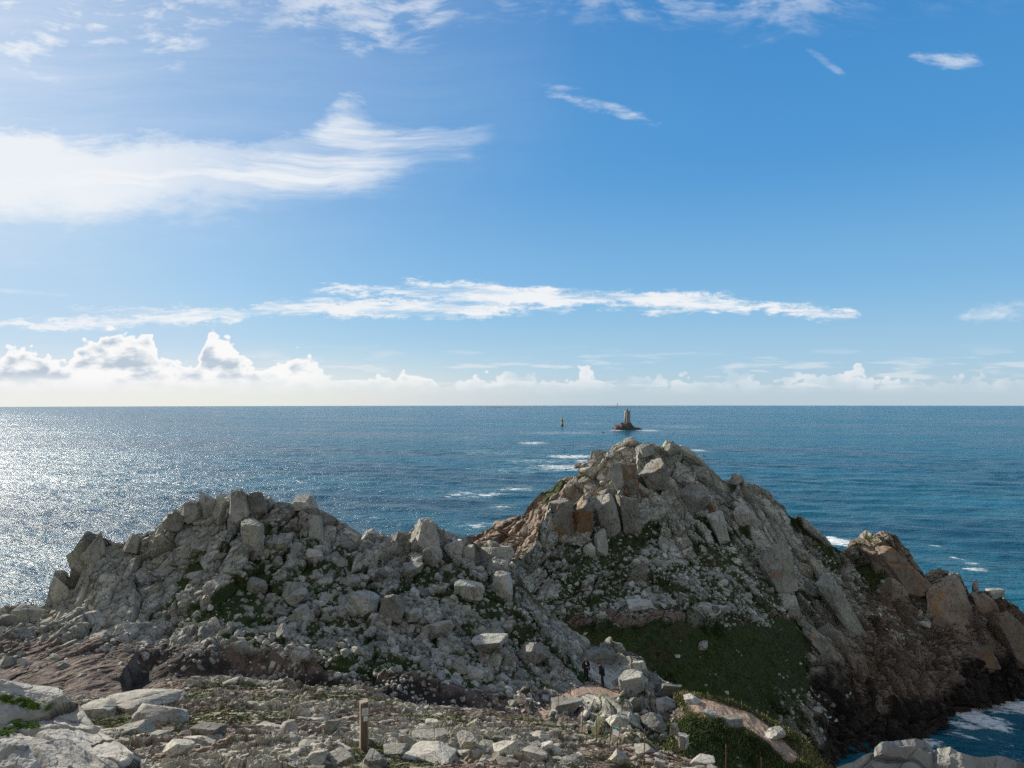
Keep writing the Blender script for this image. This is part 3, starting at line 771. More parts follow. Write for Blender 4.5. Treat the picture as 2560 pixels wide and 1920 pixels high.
def reliefE(s, P):
    u, v, x, S = s.u, s.v, s.X, s.S
    w = fbm(x * 0.06, S * 0.06, 3, 85)
    S2 = S + 3 * w
    h0, c0, e0 = blocks(x, S2, 8.0, 90, tilt=0.32, step=0.15, crack=0.05, ang=-0.75, ratio=2.2)
    h1, c1, e1 = blocks(x, S2, 3.0, 91, tilt=0.5, step=0.25, crack=0.15, ang=-0.75, ratio=2.2)
    h2, c2, e2 = blocks(x, S2, 1.2, 92, tilt=0.5, step=0.25, crack=0.15, ang=-0.6, ratio=1.5)
    ng = poly_mask(u, v, [(1340, 1225), (1450, 1180), (1480, 1200), (1400, 1250), (1360, 1270)], 14) * (0.62 + 0.5 * fbm(x * .2, S * .2, 3, 93))
    brown = sstep(u, 1480, 1400) * 0.95
    Z = P[..., 2]
    return (h0 + h1 + h2) * (1 - 0.5 * sstep(ng, .4, .6)), st(0.5 * c1 + 0.5 * c2, ng, 0 * u), st(0.15 + 0 * u, sstep(Z, 8, 1), brown)
SE = Sheet(levE, crestE, 1040, 1700, 520, [60, 110, 170], [(3, -2, 8), (14, -12, 10), (45, -999, 14)], reliefE)
spur_o = link('rocky_spur', SE.build('rocky_spur', M['spur']), kind='structure')

# ---- stony foreground slope
crestA = [(-900, 1790, 36), (-300, 1765, 36), (0, 1752, 36), (200, 1748, 36), (330, 1735, 36), (398, 1702, 36), (470, 1696, 36), (543, 1690, 36), (620, 1700, 36), (687, 1710, 36), (760, 1712, 36),
          (861, 1706, 36), (934, 1720, 36), (977, 1742, 36), (1050, 1766, 35), (1136, 1768, 35), (1194, 1776, 35), (1266, 1790, 35), (1330, 1790, 35), (1380, 1800, 34), (1459, 1832, 32.5), (1520, 1838, 31.5), (1579, 1822, 31), (1609, 1843, 30.5),
          (1638, 1868, 29.8), (1698, 1889, 28.5), (1782, 1909, 27), (1802, 1917, 26.7), (1900, 1960, 25), (2050, 2010, 23), (2300, 2120, 20), (2700, 2260, 18)]
levA = [(-900, [(6500, 1.6), (2700, 7), (2050, 15), (1920, 20), (1850, 26)]),
        (0, [(6500, 1.6), (2600, 7), (2020, 14.5), (1900, 19.5), (1820, 26)]),
        (580, [(6500, 1.6), (2500, 7), (1980, 14.5), (1850, 20), (1760, 28)]),
        (860, [(6500, 1.6), (2500, 7), (1990, 14.5), (1875, 19), (1775, 28)]),
        (1280, [(6500, 1.6), (2520, 7), (2010, 14.5), (1875, 20), (1812, 28)]),
        (1640, [(6500, 1.6), (2600, 7), (2070, 14.5), (1955, 20), (1905, 25)]),
        (2050, [(6500, 1.6), (2700, 7), (2250, 13), (2110, 17), (2050, 20)]),
        (2700, [(6500, 1.6), (3000, 6), (2600, 11), (2400, 14), (2320, 16)])]
def reliefA(s, P):
    u, v, x, S = s.u, s.v, s.X, P[..., 1] * 1.15
    w = fbm(x * 0.25, S * 0.25, 3, 105)
    h1, c1, e1 = blocks(x, S, 1.5, 101, tilt=0.16, step=0.10, crack=0.07, ang=0.12, ratio=0.42, warp=0.5)
    h2, c2, e2 = blocks(x, S, 0.62, 102, tilt=0.26, step=0.16, crack=0.14, ang=0.1, ratio=0.42, warp=0.5)
    h3, c3, e3 = blocks(x, S, 0.22, 103, tilt=0.3, step=0.2, crack=0.1, warp=0.5)
    base = fbm(x * 0.22, S * 0.22, 4, 106)
    dirt = 0.36 + 0.9 * base + 0.35 * (c1 - 0.5) + 0.35 * (1 - sstep(e2, 0.0, 0.22))
    for pp in ([(330, 1720), (460, 1705), (560, 1712), (700, 1720), (900, 1735), (960, 1755), (700, 1745), (400, 1740)], [(960, 1900), (1080, 1895), (1180, 1925), (900, 1925)],
               [(1180, 1800), (1330, 1770), (1400, 1740), (1400, 1830), (1250, 1840)]):
        dirt = dirt + 0.35 * poly_mask(u, v, pp, 12)
    grass = 0.36 + 1.0 * fbm(x * 0.30 + 9, S * 0.30, 4, 107)
    for pp in ([(1010, 1785), (1100, 1775), (1220, 1815), (1200, 1835), (1050, 1825)], [(1400, 1790), (1450, 1810), (1520, 1850), (1600, 1850), (1660, 1880), (1600, 1890), (1480, 1870), (1400, 1820)],
               [(450, 1725), (560, 1740), (540, 1760), (450, 1755)], [(250, 1815), (330, 1825), (320, 1850), (250, 1835)], [(340, 1860), (380, 1860), (370, 1920), (330, 1920)],
               [(1690, 1890), (1740, 1900), (1750, 1925), (1690, 1925)]):
        grass = grass + 0.40 * poly_mask(u, v, pp, 12)
    grass = np.clip(grass, 0, 0.85); dirt = np.clip(dirt, 0, 1) * (1 - 0.6 * sstep(grass, .4, .6))
    soft = np.clip(sstep(dirt, .45, .6) + sstep(grass, .45, .6), 0, 1)
    disp = (h1 + h2) * (1 - 0.75 * soft) + h3 * (1 - 0.4 * soft) - 0.05 * soft + 0.3 * w
    # keep the very near ground smooth under the camera
    disp = disp * sstep(P[..., 1], 1.5, 6)
    return disp, st(0.5 * c1 + 0.5 * c2, grass, dirt), st(0 * u, 0 * u, 0 * u)
SA = Sheet(levA, crestA, -900, 2700, 1500, [30, 90, 220, 330, 260], [(1.2, -0.9, 6), (3.5, -3.2, 10), (7, -7, 6)], reliefA)
ground = link('ground', SA.build('ground', M['fore']), kind='structure')

# ------------------------------------------------------------------ sea
def build_sea():
    az = np.concatenate([np.linspace(-75, -40, 60)[:-1], np.linspace(-40, 40, 900), np.linspace(40, 75, 60)[1:]])
    vv = np.concatenate([np.linspace(5.0, 60, 110)[:-1], np.linspace(60, 500, 420)[:-1], np.linspace(500, 1500, 330)])
    hor = math.sqrt(2 * EARTH * H)
    d = []
    for q in vv:                                          # distance at which the curved sea is seen q px below eye level
        tn = q / F
        disc = tn * tn - 2 * H / EARTH
        d.append(EARTH * (tn - math.sqrt(disc)) if disc > 0 else None)
    d = [a for a in d if a is not None]
    far = np.geomspace(60000, max(d) * 1.02, 22)
    d = np.array(list(far) + sorted(d, reverse=True))
    a = np.radians(az)
    # d is along the ground
    X = np.sin(a)[None, :] * d[:, None] ; Y = np.cos(a)[None, :] * d[:, None]
    dd = d[:, None] + 0 * X
    Z = -dd ** 2 / (2 * EARTH)
    amp = np.clip(700 / dd, 0, 1)
    wave = 0.55 * np.sin((X * 0.35 + Y) * 0.19 + 3.2 * fbm(X * 0.012, Y * 0.012, 3, 200)) * 0.6 + 0.8 * fbm(X * 0.05, Y * 0.09, 3, 201)
    Z = Z + wave * amp
    # foam: around named rocks and shores (world positions)
    foam = np.zeros(X.shape)
    def patch(u, v, ru, rv, val):
        nonlocal foam
        q = (v - V0) / F
        D = H / q
        cx = (u - 1280) / F * D; cy = D
        rx = ru / F * D; ry = D - H / ((v + rv - V0) / F)
        e = ((X - cx) / rx) ** 2 + ((Y - cy) / max(ry, 1)) ** 2
        foam = np.maximum(foam, val * np.clip(1 - e * 0.5, 0, 1))
    for a_ in FOAM: patch(*a_)
    ma = st(foam, 0 * foam, 0 * foam)
    nr, nc = X.shape
    return mesh_from('sea', np.stack([X, Y, Z], -1).reshape(-1, 3), grid_faces(nr, nc)[:, ::-1], M['water'], {'maska': ma.reshape(-1, 3)}, smooth=True)
FOAM = [(1425, 1141, 62, 5, 1.15), (1405, 1168, 90, 9, .95), (1460, 1152, 40, 5, .8), (1340, 1152, 110, 7, .62), (1290, 1175, 120, 9, .5), (1230, 1130, 120, 7, .5), (1330, 1107, 40, 4, .9), (1180, 1095, 60, 5, .5), (1190, 1235, 95, 9, .75), (1290, 1222, 60, 7, .75), (1260, 1265, 60, 8, .5), (1180, 1315, 60, 10, .6),
        (1740, 1126, 32, 3, 1.0), (1745, 1140, 20, 2.5, .6), (1620, 1076, 32, 2.6, 1.0), (1540, 1076, 20, 2, .9), (1700, 1066, 90, 5, .55), (1400, 1082, 120, 4, .6), (1480, 1058, 40, 3, .4), (1300, 1060, 130, 4, .35),
        (2085, 1352, 40, 18, 1.4), (2110, 1360, 40, 12, .6), (2330, 1363, 16, 6, .6), (2415, 1405, 16, 20, .7), (2440, 1425, 30, 7, .8),
        (2440, 1790, 55, 38, 1.25), (2500, 1758, 90, 22, 1.2), (2400, 1800, 60, 26, 1.0), (2290, 1862, 40, 18, 1.0), (2540, 1765, 60, 18, .7), (2440, 1750, 50, 14, .8), (2360, 1815, 50, 22, .62), (2310, 1858, 50, 22, .68), (2460, 1850, 110, 40, .42), (2330, 1900, 60, 30, .4), (2560, 1900, 60, 40, .3)]
sea = link('sea', build_sea(), kind='structure')
# ------------------------------------------------------------------ rock shapes
def ico(sub):
    bm = bmesh.new(); bmesh.ops.create_icosphere(bm, subdivisions=sub, radius=1.0)
    v = np.array([p.co[:] for p in bm.verts]); f = np.array([[q.index for q in p.verts] for p in bm.faces])
    bm.free(); return v, f
ICO = {k: ico(k) for k in (1, 2, 3, 4, 5, 6)}

def rock(seed, sub=3, kind='block', rough=0.05):
    """granite block: a sphere of directions cut by planes, worn and pitted; fills the unit box [-1, 1]"""
    rg = np.random.default_rng(seed)
    v, f = ICO[sub]
    base = np.array([[1, 0, 0], [-1, 0, 0], [0, 1, 0], [0, -1, 0], [0, 0, 1], [0, 0, -1]], float)
    j = {'block': 0.24, 'slab': 0.20, 'wedge': 0.45, 'round': 0.4, 'peak': 0.12}[kind]
    nb = base + rg.normal(0, j, base.shape)
    ne = rg.normal(0, 1, ({'block': 6, 'slab': 5, 'wedge': 5, 'round': 16, 'peak': 4}[kind], 3))
    if kind == 'peak':
        nb[:4, 2] += rg.uniform(0.25, 0.6, 4)
    n = np.vstack([nb, ne]); n /= np.linalg.norm(n, axis=1, keepdims=True)
    h = np.concatenate([rg.uniform(0.70, 0.95, 6), rg.uniform(0.86, 1.12, len(ne)) * (0.92 if kind == 'round' else 1)])
    dt = v @ n.T
    rr = np.where(dt > 1e-3, h[None, :] / np.maximum(dt, 1e-3), 9)
    r = rr.min(1)
    r = np.minimum(r, 1.5)
    p = v * r[:, None]
    o = rg.uniform(0, 50)
    if sub >= 2 and rough:
        k = fbm(p[:, 0] * 1.6 + p[:, 2] * 1.1 + o, p[:, 1] * 1.6 - p[:, 2] * 0.9, 5 if sub >= 4 else 3, seed % 997, 0.6)
        k2 = fbm(p[:, 0] * 1.3 - p[:, 1] * 1.2 + o, p[:, 2] * 2.3 + p[:, 1], 5 if sub >= 4 else 3, seed % 991 + 7, 0.6)
        p = p * (1 + rough * (k + k2))[:, None]
        if sub >= 4:                                       # joints cut across the block
            for _ in range(3 if sub >= 5 else 2):
                q = rg.normal(0, 1, 3); q /= np.linalg.norm(q); off = rg.uniform(-0.5, 0.5)
                dd = np.abs(p @ q - off + 0.05 * k)
                p = p * (1 - 0.055 * (1 - sstep(dd, 0.0, 0.05)))[:, None]
    lo = p.min(0); hi = p.max(0)
    p = (p - (lo + hi) / 2) / ((hi - lo) / 2)
    return p, f

def rotm(a, b, c):
    return np.array(Euler((a, b, c)).to_matrix())

LIBN = 10
LIB = {s: [rock(500 + 37 * k + s, s, ('block', 'slab', 'wedge', 'block')[k % 4], 0.05) for k in range(LIBN)] for s in (1, 2, 3)}

class Pile:
    """a field of stones on one sheet; the largest become objects, the rest one mass"""
    def __init__(s, name, mats, matb): s.name = name; s.ms = mats; s.mb = matb; s.items = []
    KEEP = [(1440, 1530, 1672, 1742), (1495, 1562, 1848, 1925), (880, 940, 1858, 1900), (1560, 1650, 1790, 1835)]
    def scatter(s, sh, n, dens, smin, smax, seed, flat=(0.45, 0.85), tilt=0.5, sink=0.25, power=2.2, yaw=None, sy=(0.55, 0.95)):
        rg = np.random.default_rng(seed)
        nr, nc = sh.vis, sh.P.shape[1]
        tries = n * 4
        got = 0
        while got < n and tries > 0:
            m = min(n * 4, 60000); tries -= m
            i = rg.integers(2, nr - 1, m); j = rg.integers(1, nc - 1, m)
            u = sh.u[i, j]; v = sh.v[i, j]; cu = sh.pu[i, j]; cv = sh.pv[i, j]
            keep = (rg.random(m) < dens(u, v)) & (u > -150) & (u < 2710) & (v < 2050)
            for (a, b, c, e) in s.KEEP[:4 if smax > 0.3 else 0]:
                keep &= ~((cu > a) & (cu < b) & (cv > c) & (cv < e) & (rg.random(m) < 0.98))
            i, j = i[keep][:n - got], j[keep][:n - got]
            k = len(i)
            if k == 0: continue
            r = rg.random(k)
            size = smin * (1 - r * (1 - (smin / smax) ** power)) ** (-1 / power)
            pos = sh.P[i, j] - sh.N[i, j] * (size * sink * 0.5)[:, None]
            for q in range(k):
                s.items.append((size[q], pos[q], int(rg.integers(LIBN)), (1, rg.uniform(*sy), rg.uniform(*flat)),
                                (rg.normal(0, tilt), rg.normal(0, tilt), rg.uniform(0, 6.28) if yaw is None else rg.normal(0, yaw)), rg.random(), float(sh.u[i[q], j[q]]), float(sh.v[i[q], j[q]])))
            got += k
    def clear(s, a, b, c, e, big):
        def seen(p):
            yf = p[1] * cP + (p[2] - H) * sP; return 1280 + F * p[0] / yf, 960 - F * ((p[2] - H) * cP - p[1] * sP) / yf
        s.items = [it for it in s.items if not (it[0] > big and a < seen(it[1])[0] < b and c < seen(it[1])[1] < e)]
    def mass(s, items, label):
        V, Fc, A = [], [], []; off = 0
        for (size, pos, k, sc, rot, rnd, u, v) in items:
            px = size / pos[1] * F
            sub = 1 if px < 7 else (2 if px < 34 else 3)
            p, f = LIB[sub][k]
            q = (p * (np.array(sc) * size * 0.5)) @ rotm(*rot).T + pos
            V.append(q); Fc.append(f + off); off += len(q)
            A.append(np.full((len(q), 3), rnd))
        me = mesh_from(s.name, np.concatenate(V), np.concatenate(Fc), s.ms, {'maska': np.concatenate(A)})
        return link(s.name, me, kind='stuff', label=label)

def frag_zone(u, v, pts, soft=20): return poly_mask(u, v, pts, soft)

pile_ridge = Pile('scree', M['s_ridge'], M['b_ridge'])
crB = lambda u: np.interp(u, [c[0] for c in crestB], [c[1] for c in crestB])
def dens_ridge_low(u, v):
    top = np.interp(u, [150, 420, 560, 700, 860, 1075, 1280, 1400, 1500, 1640, 1700], [1560, 1560, 1500, 1440, 1430, 1480, 1560, 1600, 1650, 1720, 1745])
    bot = np.interp(u, [150, 500, 860, 1100, 1300, 1400, 1500, 1640], [1600, 1650, 1705, 1755, 1780, 1800, 1840, 1850])
    d = sstep(v - top, -20, 60) * (1 - sstep(v - bot, -12, 18)) * (1 - sstep(u, 1640, 1720))
    d = d * (1 - 0.93 * np.maximum(line_mask(u, v, [(1330, 1785), (1400, 1745), (1470, 1722), (1540, 1738)], 11, 5), 0))
    return d * (0.35 + 0.65 * sstep(fbm(u * .012, v * .02, 3, 301), -.35, .15)) * (0.3 + 0.7 * sstep(u, 350, 600))
pile_ridge.scatter(SB, 5200, dens_ridge_low, 0.16, 1.0, 1, power=1.7, tilt=0.5)
def dens_ridge_up(u, v):
    c = crB(u)
    return sstep(v - c, 14, 50) * (1 - sstep(v, 1640, 1720)) * (1 - sstep(u, 1560, 1660)) * (0.22 + 0.78 * sstep(u, 520, 760))
pile_ridge.scatter(SB, 2200, dens_ridge_up, 0.2, 0.75, 9, power=1.6, tilt=0.6, flat=(0.4, 0.9), sink=0.4)
pile_ridge.scatter(SB, 950, dens_ridge_up, 0.5, 1.9, 2, power=2.0, tilt=0.6, flat=(0.5, 1.0), sink=0.4)
pile_ridge.scatter(SB, 260, lambda u, v: poly_mask(u, v, [(560, 1560), (820, 1560), (1330, 1690), (1400, 1740), (1150, 1730), (700, 1650)], 20), 0.6, 1.7, 3, power=2.0, tilt=0.4)
# a few stones lying in the grass below the path spur and along the brown bank
pile_ridge.scatter(SB, 60, lambda u, v: poly_mask(u, v, [(1690, 1800), (1900, 1850), (1990, 1930), (1960, 2000), (1640, 2000), (1620, 1850)], 10), 0.25, 0.9, 4, sink=0.5)
pile_ridge.scatter(SB, 900, lambda u, v: 0.9 * poly_mask(u, v, [(-50, 1560), (180, 1560), (420, 1590), (600, 1640), (420, 1640), (200, 1620), (0, 1640)], 12) + 0.05 * (v > 1600) * (u < 700), 0.12, 0.7, 5, sink=0.7, tilt=0.3)
pile_ridge.scatter(SB, 1200, lambda u, v: poly_mask(u, v, [(720, 1660), (1000, 1700), (1380, 1780), (1380, 1860), (900, 1800), (640, 1720)], 12), 0.10, 0.4, 6)

pile_head = Pile('scree', M['s_head'], M['b_head'])
SCREE = [(1440, 1430), (1560, 1370), (1700, 1380), (1830, 1340), (1960, 1380), (2010, 1500), (1960, 1555), (1700, 1548), (1560, 1555), (1400, 1550), (1340, 1490)]
pile_head.scatter(SC, 4200, lambda u, v: (1 - line_mask(u, v, [(1430, 1556), (1500, 1548), (1530, 1556), (1590, 1560), (1640, 1545), (1700, 1538)], 14, 4)) * poly_mask(u, v, SCREE, 24) * (0.25 + 0.75 * sstep(fbm(u * .015, v * .02, 3, 311), -.4, .1)), 0.55, 2.8, 11, power=1.7, tilt=0.45, flat=(0.22, 0.6), sink=0.15)
crC = lambda u: np.interp(u, [c[0] for c in crestC], [c[1] for c in crestC])
pile_head.scatter(SC, 1800, lambda u, v: sstep(v - crC(u), 12, 50) * (1 - sstep(v, 1480, 1560)) * sstep(u, 1290, 1340) * (1 - sstep(u, 2080, 2120)), 0.35, 1.0, 16, power=1.8, tilt=0.6, flat=(0.4, 0.9), sink=0.5)
pile_head.scatter(SC, 900, lambda u, v: sstep(v - crC(u), 12, 50) * (1 - sstep(v, 1480, 1560)) * sstep(u, 1290, 1340) * (1 - sstep(u, 2080, 2120)), 0.5, 2.6, 12, power=2.0, tilt=0.6, flat=(0.4, 0.9), sink=0.5)
pile_head.scatter(SC, 1300, lambda u, v: poly_mask(u, v, [(2120, 1440), (2240, 1470), (2320, 1520), (2310, 1590), (2200, 1620), (2120, 1560)], 20) + poly_mask(u, v, [(1950, 1720), (2080, 1720), (2120, 1800), (2040, 1850), (1960, 1850), (1930, 1790)], 20), 0.5, 2.2, 13, power=1.8, tilt=0.6, sink=0.3)
pile_head.scatter(SC, 420, lambda u, v: poly_mask(u, v, [(1650, 1600), (2000, 1600), (2010, 1800), (1940, 1860), (1750, 1800), (1560, 1660)], 20) * (0.1 + sstep(fbm(u * .01, v * .01, 3, 315), 0, .3)), 0.35, 1.8, 14, power=1.7, tilt=0.5, sink=0.1)
pile_head.scatter(SC, 700, lambda u, v: poly_mask(u, v, [(1340, 1480), (1450, 1440), (1560, 1540), (1400, 1560), (1330, 1540)], 10) + poly_mask(u, v, [(1700, 1545), (1960, 1500), (2030, 1560), (1900, 1600)], 10) * .6, 0.25, 1.0, 15, power=2.0)

pile_fore = Pile('rubble', M['s_fore'], M['b_fore'])
crA = lambda u: np.interp(u, [c[0] for c in crestA], [c[1] for c in crestA])
gA = lambda u, v: np.where(fbm(u * .006 + 3, v * .013, 3, 321) > 0.16, 0.25, 1.0)
pile_fore.scatter(SA, 5200, lambda u, v: gA(u, v) * (v > crA(u) + 2) * (v < 1990), 0.07, 0.5, 21, power=2.1, flat=(0.2, 0.48), tilt=0.15, sink=0.3, yaw=0.6)
pile_fore.scatter(SA, 900, lambda u, v: 1.0 * (v > crA(u) + 1) * (v < 1990), 0.32, 1.8, 22, power=2.1, flat=(0.15, 0.34), tilt=0.09, sink=0.2, yaw=0.35, sy=(0.35, 0.7))
pile_fore.scatter(SA, 260, lambda u, v: 1.0 * (np.abs(v - crA(u) - 10) < 12), 0.2, 0.6, 23, power=2.0, flat=(0.4, 0.7), tilt=0.25, sink=0.2)

# ------------------------------------------------------------------ boulders one can point at
pile_ridge.scatter(SB, 700, lambda u, v: poly_mask(u, v, [(-100, 1560), (60, 1530), (200, 1420), (420, 1400), (560, 1520), (560, 1610), (200, 1600), (-100, 1610)], 12), 0.35, 1.5, 8, power=1.8, sink=0.9, tilt=0.5, flat=(0.5, 0.9))

pile_ridge.clear(200, 1020, 1640, 1770, 0.6); pile_ridge.clear(1400, 1580, 1655, 1800, 0.45); pile_ridge.clear(1425, 1540, 1650, 1760, 0.28)

def hero(u, v, w, h, kind, sh, label, mat, seed, d=None, rot=(0, 0, 0), depth=0.8, pre=(1, 1, 1), dd=0.0, group=None, cat='boulder', name='boulder', sub=5, rough=0.05):
    """w, h: apparent width and height in the photograph's pixels at that distance"""
    if d is None:
        i, j = sh.at(u, v + h * 0.35); d = float(sh.P[i, j, 1])
    d += dd
    W = w / F * d; Hh = h / F * d
    p, f = rock(seed, sub, kind, rough)
    rm = rotm(rot[0], rot[1], rot[2])
    p = p * np.array([1, depth, 1]) * np.array(pre)
    q = p @ rm.T
    ext = (q.max(0) - q.min(0)) / 2
    q = q / ext * np.array([W / 2, W / 2 * depth, Hh / 2])
    q = q[:, :] * 1.0
    c = pt(u, v, d)
    me = mesh_from(name, q - np.array([0, 0, q[:, 2].min()]), f, mat)
    o = link(name, me, None, label, cat, group, loc=(c[0], c[1], c[2] + q[:, 2].min()))
    return o
BR, BH, BF = M['b_ridge'], M['b_head'], M['b_fore']
